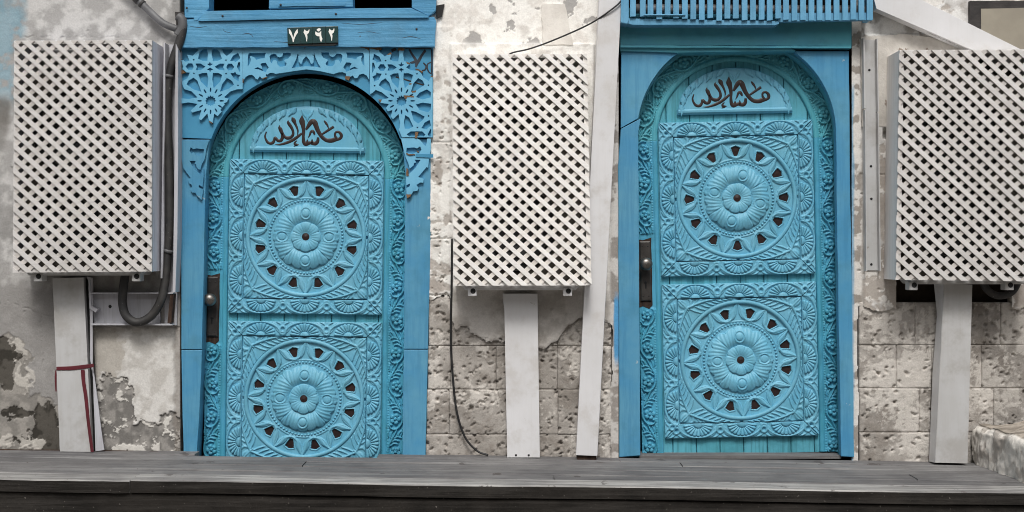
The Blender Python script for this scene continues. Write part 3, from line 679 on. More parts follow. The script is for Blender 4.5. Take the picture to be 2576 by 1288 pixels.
def medallion_mesh(k):
    nth = 720; th = np.linspace(0, 2*math.pi, nth, endpoint=False)
    r = np.concatenate([[9.0], np.linspace(9.6, 141, 112)]); TH, R = np.meshgrid(th, r, indexing='ij')
    H = np.zeros_like(R)
    # outer ground and star zone
    a12 = np.mod(TH+math.pi/12, math.pi/6)-math.pi/12      # angle from the nearest leaf tip
    lat = R*np.sin(a12); rad = R*np.cos(a12)
    H += 0.5*(fbm(R*np.cos(TH), R*np.sin(TH), 10, 3, 9)-0.5)
    # twelve bell-shaped surrounds; pairs of veined half leaves lie between each bell and the arc below it
    b12 = np.mod(TH, math.pi/6)-math.pi/12; lat2 = R*np.sin(b12); rad2 = R*np.cos(b12); al = np.abs(lat2)
    bell = np.interp(rad2, [100, 103.5, 105, 108, 114, 120, 125, 130, 135, 139], [-3, 0, 7, 10.5, 13, 16, 20, 25.5, 31, 36.5])
    arcw = np.interp(rad2, [97, 99.5, 100.5, 103, 107, 113, 120, 130, 139], [-3, 0, 8, 15, 20.5, 25.5, 29, 33, 37.3])
    q = np.clip((al-bell)/np.maximum(arcw-bell, 0.5), 0, 1); inl = (al > bell) & (al < arcw) & (rad2 > 99.5)
    H = np.where(inl, 1.6+3.2*np.sin(q*math.pi)**0.8+0.35*np.sin((rad2*1.3+al*0.6)*1.5)*np.sin(q*math.pi), H)
    H = np.maximum(H, 4.2*np.exp(-((al-arcw)/1.5)**2)*(rad2 > 99)); H = np.maximum(H, 3.4*np.exp(-((al-bell)/1.2)**2)*(rad2 > 103))
    H = np.maximum(H, 4.6*np.exp(-((rad2-100)/1.5)**2)*(al < 9))
    # frame round each opening, then the opening itself
    ins = np.zeros(R.shape, bool); d = np.full(R.shape, 1e9)
    n = len(HOLE)
    for i in range(n):
        (x1, y1), (x2, y2) = HOLE[i], HOLE[(i+1) % n]
        cr = ((y1 > lat2) != (y2 > lat2)) & (rad2 < (x2-x1)*(lat2-y1)/((y2-y1) if abs(y2-y1) > 1e-9 else 1e-9)+x1); ins ^= cr
        q = np.clip(((rad2-x1)*(x2-x1)+(lat2-y1)*(y2-y1))/((x2-x1)**2+(y2-y1)**2), 0, 1)
        d = np.minimum(d, np.hypot(rad2-x1-q*(x2-x1), lat2-y1-q*(y2-y1)))
    H = np.where(~ins & (d < 2.6), np.maximum(H*0.5+1.0, 2.2-0.25*d), H)
    H = np.where(ins, -4.9, H)
    # bead channel
    H = np.where((R > 86) & (R < 97), 0.2+1.2*np.abs((R-91.5)/5.5)**3, H)
    H = np.where((R >= 96) & (R < 98.5), np.maximum(H, 2.0), H)
    # acanthus ring
    q = np.clip((R-37)/(86-37), 0, 1); bul = np.where(q < 0.4, 5.2+8.3*np.sin(np.clip(q/0.4, 0, 1)*math.pi/2), 13.5*np.cos(np.clip((q-0.4)/0.6, 0, 1)*math.pi/2)**0.75)
    a4 = np.mod(TH+math.pi/4, math.pi/2)-math.pi/4; az = R*np.sin(a4); rr = R*np.cos(a4)
    fl = (0.25+0.65*q)*np.cos(np.abs(a4)*(44+0.12*(R-60))+0.13*(R-60))*np.sin(q*math.pi)**0.5
    lob = np.abs(np.cos(TH*10)); edge = 74+6*np.sqrt(lob)+4*np.abs(np.cos(TH*4))
    ac = bul+fl; ac = np.where(R > edge, np.minimum(ac, 0.6), ac)
    ac = ac-2.4*np.exp(-((np.abs(a4)-math.pi/4)*R/1.8)**2)*np.sin(q*math.pi)
    ov = np.sqrt((az/14)**2+((rr-59)/16)**2); ac = np.where(ov < 1.0, bul*0.86+1.0, ac); ac = ac+2.0*np.exp(-((ov-0.93)/0.1)**2)-1.2*np.exp(-((ov-0.68)/0.07)**2)+np.where(ov < 0.62, 1.6*np.sqrt(np.clip(1-(ov/0.62)**2, 0, 1)), 0)
    H = np.where((R > 37) & (R <= 86), ac, H)
    # rosette
    p8 = np.abs(np.cos(TH*4)); eo = 33.5+4*np.sqrt(p8); qq = np.clip((R-11)/(eo-11), 0, 1)
    ro = 7.5+5.0*np.sin(qq*math.pi*0.75+0.2)*(0.93+0.07*np.sqrt(p8))-0.6*np.exp(-((p8)/0.16)**2)*qq+0.5*np.cos(TH*24)*qq*(1-qq)*2
    H = np.where(R <= eo, ro, np.where(R <= 38.5, 5.2, H))
    H = np.where(R < 12.5, 8.6, H); H[:, 0] = 4.0
    return relief('medallion', R*np.cos(TH), R*np.sin(TH), 6.0+H, k, wrap=True)
def ring_mesh(k):
    th = np.linspace(0, 2*math.pi, 160, endpoint=False); q = np.linspace(0, math.pi, 11); TH, Qg = np.meshgrid(th, q, indexing='ij')
    R = 146-5.4*np.cos(Qg); H = 6+5.5*np.sin(Qg)**0.8+0.0
    return relief('ring_moulding', R*np.cos(TH), R*np.sin(TH), H, k, wrap=True, skirt=1)
def bead_mesh(k):
    th = np.linspace(0, 2*math.pi, 10, endpoint=False); q = np.linspace(0, math.pi/2, 5); TH, Qg = np.meshgrid(th, q, indexing='ij')
    R = 3.3*np.cos(Qg)+0.01; return relief('bead', R*np.cos(TH), R*np.sin(TH), 3.3*np.sin(Qg), k, wrap=True)
def hole_mesh(k):
    me = bpy.data.meshes.new('opening'); n = len(HOLE)
    V = [(y*k, 0, x*k) for x, y in HOLE]+[(0, -0.6*k, 119*k)]
    me.from_pydata(V, [], [(i, (i+1) % n, n) for i in range(n)]); me.update()
    bm = bmesh.new(); bm.from_mesh(me); bmesh.ops.recalc_face_normals(bm, faces=bm.faces)
    if sum(f.normal.y for f in bm.faces) > 0: bmesh.ops.reverse_faces(bm, faces=bm.faces)
    bm.to_mesh(me); bm.free(); return me
def disc_mesh(name, k, r, h):
    V = [(r*k*math.cos(a), 0, r*k*math.sin(a)) for a in np.linspace(0, 2*math.pi, 20, endpoint=False)]+[(0, -h*k, 0)]
    me = bpy.data.meshes.new(name); me.from_pydata(V, [], [((i+1) % 20, i, 20) for i in range(20)][::1]); me.update(); return me

def Lmesh(name, V, F, mat, parent, smooth=True):
    me = bpy.data.meshes.new(name); me.from_pydata([tuple(v) for v in V], [], F); me.update()
    bm = bmesh.new(); bm.from_mesh(me); bmesh.ops.recalc_face_normals(bm, faces=bm.faces); bm.to_mesh(me); bm.free()
    if smooth: me.polygons.foreach_set('use_smooth', [True]*len(me.polygons))
    return link(name, me, parent, mat)
# the lettering, traced as pen strokes (x right, y down, width) on the plaque
STROKES_A = [
 [(1905, 775, 60), (1872, 700, 44), (1888, 640, 44), (1950, 630, 50), (2000, 680, 62), (2002, 745, 62), (1950, 782, 60), (1880, 790, 88), (1800, 815, 90), (1700, 812, 80), (1620, 765, 74), (1560, 695, 76), (1510, 615, 84), (1472, 525, 95), (1440, 445, 105), (1400, 405, 95), (1350, 435, 92), (1300, 510, 72), (1252, 590, 40)],
 [(1600, 680, 40), (1720, 600, 50), (1845, 518, 55)], [(1640, 392, 24), (1672, 440, 48), (1712, 500, 36), (1732, 560, 18)],
 [(1163, 275, 6), (1160, 340, 62), (1160, 405, 112), (1185, 500, 88), (1200, 620, 66), (1195, 740, 56), (1206, 850, 72), (1245, 895, 88), (1300, 885, 72), (1345, 868, 66), (1400, 880, 76), (1460, 882, 80), (1503, 835, 70), (1512, 750, 48)],
 [(1283, 875, 74), (1283, 800, 14)], [(1386, 880, 74), (1383, 785, 12)],
 [(1290, 772, 6), (1328, 712, 34), (1352, 642, 46), (1390, 615, 52), (1420, 650, 54), (1437, 698, 30)],
 [(588, 915, 6), (700, 915, 36), (850, 872, 56), (980, 810, 62), (1080, 738, 58), (1165, 668, 42)],
 [(1055, 828, 18), (1012, 875, 42), (1040, 915, 62), (1104, 908, 8)], [(1052, 918, 46), (990, 957, 6)],
 [(945, 328, 18), (978, 385, 86), (1020, 470, 52), (1060, 560, 40), (1078, 640, 30), (1062, 718, 8)],
 [(870, 392, 6), (866, 440, 54), (902, 495, 66), (950, 570, 56), (976, 650, 52), (968, 712, 58), (918, 762, 62), (850, 772, 72), (788, 740, 56), (738, 668, 66), (702, 585, 76), (682, 548, 52), (688, 498, 6)],
 [(735, 660, 50), (748, 760, 64), (715, 828, 66), (650, 828, 62), (590, 770, 54), (575, 820, 50), (545, 875, 62), (490, 893, 58), (430, 866, 52), (390, 800, 42), (376, 730, 34), (405, 642, 24)]]
DM = {}
def door_meshes(k):
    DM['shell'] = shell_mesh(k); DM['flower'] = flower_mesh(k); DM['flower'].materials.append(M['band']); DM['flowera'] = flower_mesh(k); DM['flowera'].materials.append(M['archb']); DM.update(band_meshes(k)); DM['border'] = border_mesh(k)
    DM['corner'] = corner_mesh(k); DM['med'] = medallion_mesh(k); DM['ring'] = ring_mesh(k); DM['bead'] = bead_mesh(k); DM['hole'] = hole_mesh(k); DM['disc'] = disc_mesh('button', k, 9.2, 1.6)
KDOOR = K(0.13); door_meshes(KDOOR)
def make_door(px, py, y0, rot, label, medrots, cut):
    k = KDOOR; loc = P(px, py, y0)
    D0 = empty('carved_door', loc, label, 'door', 'carved blue doors', rot=(0, math.radians(rot), 0))
    fn = lambda u, v, h: (u*k, -h*k, v*k)
    r = random.Random(px)
    # planks
    xs = [-200, -172, -113, -53.5, 6, 65.5, 125, 184, 200]
    for a, b in zip(xs[:-1], xs[1:]):
        zt = lambda x: SPR+math.sqrt(max(0, 215**2-x*x))
        a2, b2 = a+0.7, b-0.7; m = (a2+b2)/2; d = r.uniform(-0.6, 0.6)
        poly = [(a2, BOT), (b2, BOT), (b2, zt(b2)), (m, zt(m)), (a2, zt(a2))]
        V = []; F = []
        for h, ins in ((d-1.6, 0), (d, 1.4)):
            for (u, v) in poly: V.append(fn(u+(ins if u == a2 else -ins if u == b2 else 0), v, h))
        for (u, v) in poly: V.append(fn(u, v, -16))
        n = 5; F.append((5, 6, 7, 8, 9))
        for i in range(5): j = (i+1) % 5; F.append((i, j, j+5, i+5)); F.append((i+10, j+10, j, i))
        Lmesh('plank', V, F, M['plank'], D0, smooth=False)
    V = [fn(u, v, h) for h in (-16.5, -19) for u, v in ((-248, BOT), (248, BOT), (248, SPR), (180, SPR+170), (0, SPR+249), (-180, SPR+170), (-248, SPR))]
    Lmesh('back_panel', V, [tuple(range(7)), tuple(range(7, 14))]+[(i, (i+1) % 7, (i+1) % 7+7, i+7) for i in range(7)], M['dark'], D0, smooth=False)
    spots = flower_spots()
    for key in ('right', 'left', 'aright', 'aleft'):
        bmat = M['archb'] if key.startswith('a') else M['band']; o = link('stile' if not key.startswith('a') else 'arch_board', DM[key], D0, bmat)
        for (u, v) in spots[key]:
            if key == 'left' and -272 < v < -92: continue
            f = link('flower', DM['flowera' if key.startswith('a') else 'flower'], o); f.location = fn(u, v, 6.8); f.rotation_euler = (0, r.uniform(0, 6.28), 0)
            sc = r.uniform(0.92, 1.08); f.scale = (sc, 1.5, sc)
    # carved panels
    for pi, (cu, cv, sx) in enumerate(((0, 0, 1.0), (0.5, -406, 1.0))):
        pan = Lmesh('carved_panel', [fn(u, v, h) for h in (0.2, 0.8) for u, v in ((-190, -190), (190, -190), (190, 190), (-190, 190))],
                    [(4, 5, 6, 7), (0, 1, 5, 4), (1, 2, 6, 5), (2, 3, 7, 6), (3, 0, 4, 7)], M['carve'], D0, smooth=False)
        pan.location = fn(cu, cv, 0); pan.scale = (1, 1.15, 1)
        for q in range(4):
            o = link('border_board', DM['border'], pan, M['carve']); o.rotation_euler = (0, math.pi/2*q, 0)
            c = link('corner_carving', DM['corner'], pan, M['carve']); c.rotation_euler = (0, math.pi/2*q, 0)
            for s in (-110, 0, 110):
                e = link('shell', DM['shell'], pan, M['carve']); a = math.pi/2*q; u, v = s, 158.5
                e.location = fn(u*math.cos(a)+v*math.sin(a), -u*math.sin(a)+v*math.cos(a), 9.2); e.rotation_euler = (0, a, 0)
        link('ring_moulding', DM['ring'], pan, M['carve'])
        mr = medrots[pi]
        md = link('medallion', DM['med'], pan, M['carve']); md.rotation_euler = (0, math.radians(mr), 0); md.scale = (1, 0.8, 1)
        for q in range(12):
            # openings lie half way between the leaf tips, i.e. 15 deg off
            a = math.radians(mr+15+30*q); o = link('opening', DM['hole'], pan, M['hole']); o.rotation_euler = (0, a, 0); o.location = fn(0, 0, 1.9)
        nb = 70
        for q in range(nb):
            a = 2*math.pi*q/nb; o = link('bead', DM['bead'], pan, M['carve']); o.location = fn(91.5*math.cos(a), 91.5*math.sin(a), 5.0)
        b = link('button', DM['disc'], pan, M['hole']); b.location = fn(0, 0, 11.4)
    # name plaque above the panels
    bv = 212.0; plq = []
    th = np.linspace(0, math.pi, 73); q = np.linspace(0, 1, 16); TH, Qg = np.meshgrid(th, q, indexing='ij')
    h = np.where(Qg > 0.9, 9-4*((Qg-0.9)/0.1)**2, 9.0)
    U = 141*Qg*np.cos(TH); V = bv+12+104*Qg*np.sin(TH)
    pl = link('lettered_plaque', relief('lettered_plaque', U, V, h, k), D0, M['carve'])
    rimV = [fn(141*math.cos(a), bv+12+104*math.sin(a), hh) for hh in (-1, 5.2) for a in np.linspace(0, math.pi, 49)]
    Lmesh('plaque_rim', rimV, [(i, i+1, i+50, i+49) for i in range(48)], M['carve'], pl)
    Vb = []; 
    for u, e in ((-145, 0), (145, 0)):
        for v, hh in ((bv, 0), (bv, 6), (bv+5, 12), (bv+10, 12.5), (bv+13.5, 10.5), (bv+13.5, 0)): Vb.append(fn(u*(1-0.02*(hh > 8)), v, hh))
    Lmesh('plaque_base', Vb, [(i, (i+1) % 6, (i+1) % 6+6, i+6) for i in range(6)]+[tuple(range(6)), tuple(range(6, 12))], M['carve'], pl, smooth=False)
    for sg in (-1, 1):
        for i in range(7):
            a = math.radians(90-sg*(14+i*12.0)); ca, sa = math.cos(a), math.sin(a)
            ex, ez = 141*ca, bv+12+104*sa; tx, tz = sg*0.55*sa+0.25*ca*0, -abs(ca)*0.9-0.35
            L = math.hypot(tx, tz); tx /= L; tz /= L
            x0, z0 = 134*ca-tx*6, bv+12+98*sa-tz*6
            pts = [(x0, z0, 6), (x0+tx*7, z0+tz*7, 15), (x0+tx*14, z0+tz*14, 15.5), (x0+tx*16, z0+tz*16, 11), (x0+tx*28, z0+tz*28-1, 1)]
            v, f = stroke_data(pts, 4.0, 8.6+0.25*(i % 2), fn, prof=(-1, -0.96, -0.6, -0.12, 0.0, 0.12, 0.6, 0.96, 1)); Lmesh('leaf', v, f, M['carve'], pl)
    v, f = join_data([stroke_data([(sg*2, bv+12+74, 3), (sg*9, bv+12+84, 9), (sg*15, bv+12+94, 3)], 2.6, 8.4, fn) for sg in (-1, 1)]+[stroke_data([(0, bv+12+66, 1), (0, bv+12+74, 9), (0, bv+12+84, 3)], 3, 8.4, fn)])
    Lmesh('lily_bud', v, f, M['carve'], pl)
    sc = 0.1172
    for st in STROKES_A:
        pts = [((x-1278)*sc, bv+(1075-y)*sc, wd*sc*1.12) for x, y, wd in st]
        v, f = stroke_data(pts, 1.3, 8.85, fn, sub=5, prof=(-1, -0.9, -0.5, 0.5, 0.9, 1)); Lmesh('lettering_stroke', v, f, M['ink'], pl)
    # lock plate and knob on the left stile
    hu, hv = (-232.0 if px < 1288 else -233.0), -178.0
    wd = Lmesh('bare_wood', [fn(hu+a, hv+b, 5.9) for a, b in ((-19, -92), (-8, -88), (8, -95), (16.5, -86), (16, -40), (17.5, 10), (16, 60), (17, 84), (-4, 78), (-19, 80))]+[fn(hu, hv, 6.8)], [(i, (i+1) % 10, 10) for i in range(10)], M['splint'], D0, smooth=False)
    V = []; F = []
    for h, e in ((5, 0), (9.0, 0), (11, 3)):
        for u, v in ((-13.5+e, -75+e), (13.5-e, -75+e), (13.5-e, 75-e), (-13.5+e, 75-e)): V.append(fn(hu+u, hv+v, h))
    for L in (0, 4):
        for i in range(4): F.append((L+i, L+(i+1) % 4, L+4+(i+1) % 4, L+4+i))
    F.append((8, 9, 10, 11)); lp = Lmesh('lock_plate', V, F, M['brass'], D0, smooth=False)
    for (u, v) in ((-7, 62), (7, 62), (-7, -63), (7, -63)):
        v_, f_ = stroke_data([(hu+u-1.8, hv+v, 1.5), (hu+u, hv+v, 3.4), (hu+u+1.8, hv+v, 1.5)], 0.9, 10.9, fn, sub=3); Lmesh('screw', v_, f_, M['black'], lp)
    v_, f_ = join_data([stroke_data([(hu, hv-31, 4.2), (hu, hv-38, 4.6), (hu, hv-44, 4.2)], 0.7, 10.9, fn, sub=3), stroke_data([(hu-3.6, hv-29, 4), (hu, hv-29, 7.5), (hu+3.6, hv-29, 4)], 0.8, 10.9, fn, sub=3)])
    Lmesh('keyhole', v_, f_, M['black'], lp)
    prof = [(7, 10.5), (7, 15), (5.5, 17), (5.5, 22), (9, 24), (13.5, 28), (16, 33), (16.2, 38), (14, 43), (10, 46.5), (5, 48.2), (0.3, 48.6)]
    V = []; F = []; n = 28
    for rr, d in prof:
        for i in range(n): a = 2*math.pi*i/n; V.append(fn(hu-1+rr*math.cos(a), hv+18+rr*math.sin(a), d))
    for j in range(len(prof)-1):
        for i in range(n): F.append((j*n+i, j*n+(i+1) % n, (j+1)*n+(i+1) % n, (j+1)*n+i))
    kb = Lmesh('knob', V, F, M['knob'], D0)
    dots = []
    for ring, cnt in ((3.5, 6), (7, 12), (10.5, 16)):
        for i in range(cnt):
            a = 2*math.pi*i/cnt+ring; d = 48.7-ring**2*0.034 if ring < 8 else 46.2
            u, v = hu-1+ring*math.cos(a), hv+18+ring*math.sin(a)
            dots.append(stroke_data([(u-.55, v, .6), (u, v, 1.1), (u+.55, v, .6)], 0.35, d, fn, sub=2))
    v_, f_ = join_data(dots); o = Lmesh('perforations', v_, f_, M['black'], kb); o['kind'] = 'stuff'
    return D0
doorA = make_door(771, 596, 0.13, 0.75, 'turquoise carved arched door sunk behind the deck, under the pierced star fretwork', (0, 1.5), None)
doorB = make_door(1852, 499, 0.13, -1.2, 'turquoise carved arched door showing its whole bottom edge, under the slatted screen', (15, -2), None)

# ================================================================== FRAME A (left door) with pierced boards
fa = empty('door_frame', P(771, 1150, 0.05), 'bright blue door surround with pierced star boards and a dented beam', 'door frame', 'blue door surrounds')
arcA = lambda a: (769+252*math.cos(a), 432-250*math.sin(a)-3*math.exp(-((a-math.pi/2)/0.12)**2))
a0 = math.asin((432-349)/250)
arch = [arcA(a) for a in np.linspace(a0, math.pi-a0, 48)]
prism('spandrel_board', [(452, 119), (1090, 119), (1089, 346)]+arch+[(452, 346)], -0.012, 0.02, M['back'], fa)
aw = [(769+(252+q)*math.cos(a), 432-(250+q)*math.sin(a)) for q, rng in ((2, np.linspace(0.02, math.pi-0.02, 60)), (16, np.linspace(math.pi-0.02, 0.02, 60))) for a in rng]
prism('arch_lining', aw, 0.0205, 0.115, M['jamb'], fa)
# jambs (each of two boards) and their linings
prism('jamb_board', rough([(455, 351), (528, 351), (522, 400), (518, 440), (514, 600), (508, 879), (456, 879)], 60, .7, 1), -0.008, 0.03, M['jamb'], fa, bevel=0.003)
prism('jamb_board', rough([(456, 881), (508, 881), (503, 1000), (494, 1175), (462, 1175)], 50, .7, 2), -0.010, 0.03, M['jamb'], fa, bevel=0.003)
prism('jamb_lining', [(500, 400), (519, 400), (515, 600), (509, 880), (495, 1175), (480, 1175)], 0.031, 0.13, M['jamb'], fa)
prism('jamb_board', rough([(1011, 350), (1084, 350), (1083, 600), (1077, 878), (1016, 878), (1018, 600), (1020, 440)], 60, .7, 3), -0.008, 0.03, M['jamb'], fa, bevel=0.003)
prism('jamb_board', rough([(1016, 880), (1077, 880), (1070, 1175), (1012, 1175)], 50, .7, 4), -0.011, 0.03, M['jamb'], fa, bevel=0.003)
prism('jamb_lining', [(1021, 400), (1045, 400), (1042, 1175), (1014, 1175)], 0.031, 0.13, M['jamb'], fa)
# beam and transom above
prism('beam', rough([(456, 50), (520, 47), (800, 44), (1092, 42), (1097, 52), (1093, 117), (455, 119)], 30, 1.0, 5), -0.055, 0.25, M['beam'], fa, bevel=0.006)
prism('transom_rail', rough([(498, 52), (515, 28), (680, 25), (890, 21), (1034, 20), (1078, 40), (1078, 44), (800, 46), (505, 53)], 40, .6, 6), -0.068, 0.05, M['beam'], fa, bevel=0.004)
prism('transom_post', [(462, -250), (526, -250), (526, 22), (497, 52), (487, 53), (487, 45), (464, 45)], -0.058, 0.06, M['beam'], fa, bevel=0.004)
prism('transom_post', [(1034, -250), (1094, -250), (1097, 0), (1096, 26), (1082, 38), (1078, 40), (1036, 19)], -0.058, 0.06, M['beam'], fa, bevel=0.004)
prism('transom_block', [(683, -250), (880, -250), (888, 18), (676, 22)], -0.060, 0.04, M['beam'], fa, bevel=0.004)
prism('transom_rail', [(462, -300), (1100, -300), (1100, -252), (462, -252)], -0.058, 0.06, M['beam'], fa, bevel=0.004)
for y in (7,):
    prism('batten', rough([(700, y), (868, y-2), (868, y+7), (700, y+9)], 20, .8, 11), -0.066, -0.055, M['beam'], fa)
# dark blocks imitating the shaded gaps at the transom corners
prism('shaded_gap_block', [(440, 30), (463, 30), (466, 70), (444, 74)], -0.02, 0.2, M['plaqueb'], fa)
prism('shaded_gap_block', [(1096.5, 14), (1118, 10), (1112, 40), (1098, 46)], -0.02, 0.1, M['black'], fa)
# fretwork: three upper boards, two lower ones
TA = tr(710, 180, 3.389)
def slots(cx, cy, T, n=12, skip=()):
    o = []
    for i in range(n):
        if i in skip: continue
        a = math.radians(i*30-90); ca, sa = math.cos(a), math.sin(a)
        pts = [(118, 0), (126, 9), (150, 11), (178, 7), (180, 0), (178, -7), (150, -11), (126, -9)]
        o.append(T([(cx+r*ca-l*sa, cy+r*sa+l*ca) for r, l in pts]))
    st = [(75 if i % 2 == 0 else 57) for i in range(24)]
    o.append(T([(cx+st[i]*math.cos(math.radians(i*15)), cy+st[i]*math.sin(math.radians(i*15))) for i in range(24)]))
    return o
def dots(l, T): return [T([(x+12*math.cos(a), y+12*math.sin(a)) for a in np.linspace(0, 6.28, 7)[:-1]]) for x, y in l]
outA = [(878, 18), (880, 598), (805, 600), (715, 630), (628, 708), (692, 728), (670, 770), (628, 792), (640, 806), (600, 852), (580, 882), (600, 900), (543, 962), (497, 930), (475, 1055), (425, 1020), (405, 928), (318, 1020), (290, 1000), (325, 880), (200, 915), (180, 888), (272, 798), (150, 778), (40, 795), (5, 775), (10, 715), (150, 732), (270, 710), (190, 628), (90, 597), (62, 525), (65, 490), (130, 455), (168, 375), (120, 370), (70, 325), (75, 290), (50, 200), (80, 205), (100, 230), (160, 210), (130, 130), (208, 145), (278, 70), (275, 48), (245, 46), (245, 18)]
holA = [[(345, 48), (400, 50), (412, 120), (405, 215), (340, 215), (278, 185), (300, 90)], [(470, 50), (530, 52), (572, 95), (602, 188), (545, 215), (480, 215), (462, 125)], [(595, 52), (755, 55), (735, 95), (668, 150), (620, 105)], [(820, 105), (848, 165), (845, 190), (780, 235), (765, 215), (712, 215), (750, 145)],
 [(145, 248), (200, 248), (220, 295), (200, 338), (145, 340), (108, 293)], [(245, 250), (310, 250), (378, 293), (315, 340), (245, 342), (262, 298)], [(502, 295), (570, 252), (637, 252), (618, 298), (638, 342), (570, 340)], [(685, 252), (735, 252), (770, 297), (735, 345), (685, 345), (660, 298)],
 [(835, 230), (848, 232), (850, 350), (840, 366), (805, 298), (820, 240)], [(715, 380), (765, 380), (780, 360), (800, 395), (850, 410), (830, 440), (828, 490), (760, 450)], [(340, 378), (402, 378), (416, 460), (405, 583), (315, 495), (282, 400)], [(480, 378), (550, 378), (604, 405), (580, 495), (490, 585), (470, 465)],
 [(218, 442), (270, 485), (322, 633), (210, 600), (122, 532), (150, 480)], [(670, 445), (735, 485), (765, 535), (700, 590), (575, 633), (605, 530)], [(398, 255), (430, 250), (432, 230), (445, 230), (447, 250), (483, 255), (440, 285)], [(398, 335), (440, 305), (485, 335), (450, 342), (448, 362), (435, 362), (432, 342)]]
FY, FB = -0.029, -0.0122
prism('fretwork_board', TA(outA), FY, FB, M['fret'], fa, holes=[TA(h) for h in holA]+slots(448, 757, TA)+dots([(220, 200), (657, 205), (223, 385), (658, 388), (820, 547)], TA))
TB = tr(1460, 180, 3.389)
outB = [(62, 30), (180, 30), (195, 90), (268, 155), (345, 110), (360, 115), (336, 195), (385, 220), (450, 220), (465, 130), (455, 60), (525, 60), (518, 130), (530, 220), (560, 225), (605, 262), (555, 300), (620, 345), (720, 345), (760, 380), (790, 440), (865, 488), (895, 430), (915, 430), (915, 1250), (500, 1250), (455, 1140), (470, 1125), (475, 1060), (455, 935), (380, 1005), (350, 970), (372, 880), (310, 900), (283, 855), (325, 800), (215, 785), (180, 745), (228, 740), (325, 718), (225, 640), (145, 608), (98, 650), (68, 665)]
holB = [[(118, 115), (195, 160), (225, 222), (180, 230), (160, 243), (145, 215), (98, 195), (115, 160)], [(98, 238), (118, 240), (140, 300), (105, 372), (95, 370)], [(205, 260), (255, 260), (282, 305), (255, 350), (205, 350), (175, 303)], [(303, 260), (365, 262), (432, 303), (370, 345), (305, 347), (320, 303)], [(160, 368), (170, 382), (227, 388), (185, 470), (120, 498), (118, 460), (98, 430), (145, 405)],
 [(340, 410), (390, 385), (452, 382), (468, 460), (450, 588), (365, 500)], [(525, 382), (590, 382), (650, 405), (625, 500), (540, 588), (520, 470)], [(275, 450), (330, 510), (372, 638), (270, 605), (185, 545), (215, 490)], [(720, 448), (780, 480), (808, 540), (690, 620), (622, 635), (655, 520)],
 [(690, 705), (740, 645), (840, 600), (893, 640), (890, 710), (780, 738)], [(690, 805), (780, 780), (895, 795), (893, 870), (855, 912), (740, 880)], [(622, 890), (690, 905), (810, 970), (780, 1020), (720, 1065), (660, 1020)], [(545, 950), (600, 985), (655, 1105), (600, 1135), (540, 1135), (525, 1050)], [(875, 1015), (895, 1090), (830, 1145), (765, 1125), (810, 1050)],
 [(620, 1170), (775, 1170), (820, 1215), (795, 1240), (600, 1240), (565, 1210)], [(850, 1210), (885, 1140), (897, 1140), (897, 1240), (865, 1240)], [(450, 265), (485, 258), (487, 235), (498, 235), (500, 258), (533, 265), (490, 292)], [(452, 340), (490, 310), (533, 340), (500, 347), (498, 368), (485, 368), (483, 347)]]
prism('fretwork_board', TB(outB), FY, FB, M['fret'], fa, holes=[TB(h) for h in holB]+slots(495, 757, TB)+dots([(280, 212), (283, 395), (130, 552), (860, 545), (862, 962), (710, 1118), (704, 390)], TB))
TC = tr(960, 180, 4.86)
mir = lambda pts: [(2566-x, y-8) for x, y in pts][::-1]
hcA = [(155, 200), (180, 155), (500, 152), (500, 165), (485, 200), (480, 255), (390, 265), (310, 290), (290, 250), (230, 220), (190, 215), (210, 270), (205, 320), (180, 380), (148, 412)]
hcB = [(575, 220), (600, 185), (660, 170), (700, 180), (720, 220), (770, 240), (820, 220), (835, 180), (835, 150), (985, 150), (985, 200), (940, 260), (870, 285), (860, 310), (905, 360), (890, 400), (830, 420), (770, 420), (730, 380), (715, 310), (690, 295), (650, 295), (630, 320), (620, 365), (590, 320)]
hcC = [(1005, 450), (1090, 280), (1120, 165), (1135, 170), (1135, 190), (1175, 190), (1130, 210), (1140, 320), (1185, 375), (1205, 350), (1220, 290), (1285, 215), (1350, 290), (1370, 350), (1400, 372), (1430, 330), (1435, 210), (1395, 190), (1435, 185), (1445, 165), (1470, 250), (1520, 360), (1570, 440), (1430, 420), (1290, 412), (1140, 425)]
hcD = [(395, 370), (430, 350), (500, 345), (560, 440), (515, 490), (505, 530), (440, 505), (360, 472), (270, 465), (340, 430), (400, 455), (432, 472), (425, 420)]
outC_l = [(525, 578), (505, 560), (500, 600), (522, 622), (430, 655), (385, 605), (340, 670), (300, 650), (275, 610), (230, 580), (180, 580), (110, 620), (60, 700), (48, 850)]
outC = [(48, 30), (2512, 30), (2512, 680), (2460, 590), (2390, 555), (2320, 575), (2280, 640), (2230, 645), (2190, 590), (2120, 640), (2060, 600), (2062, 555), (1985, 525), (1900, 535), (1820, 565), (1550, 505), (1290, 472), (1050, 505), (800, 545), (690, 560), (640, 540), (580, 540)]+outC_l
prism('fretwork_board', TC(outC), FY, FB, M['fret'], fa, holes=[TC(h) for h in (hcA, hcB, hcC, hcD, mir(hcA), mir(hcB), mir(hcD))])
TD = tr(710, 540, 4.6)
prism('fretwork_board', TD([(60, 100), (580, 100), (530, 250), (508, 400), (490, 460), (440, 550), (420, 638), (380, 630), (345, 575), (340, 540), (310, 525), (335, 490), (325, 475), (220, 475), (270, 570), (380, 690), (440, 740), (445, 680), (480, 630), (480, 760), (460, 955), (390, 915), (392, 965), (420, 975), (470, 1010), (465, 1060), (440, 1195), (360, 1120), (330, 1060), (270, 1060), (235, 1000), (270, 945), (255, 910), (215, 890), (185, 800), (245, 795), (100, 600), (62, 330)]), FY+0.004, -0.0082, M['jamb'], fa, holes=[TD([(240, 225), (290, 260), (350, 245), (490, 262), (475, 340), (400, 385), (330, 360), (300, 310), (255, 350), (220, 290)])])
TE = tr(1600, 540, 4.957)
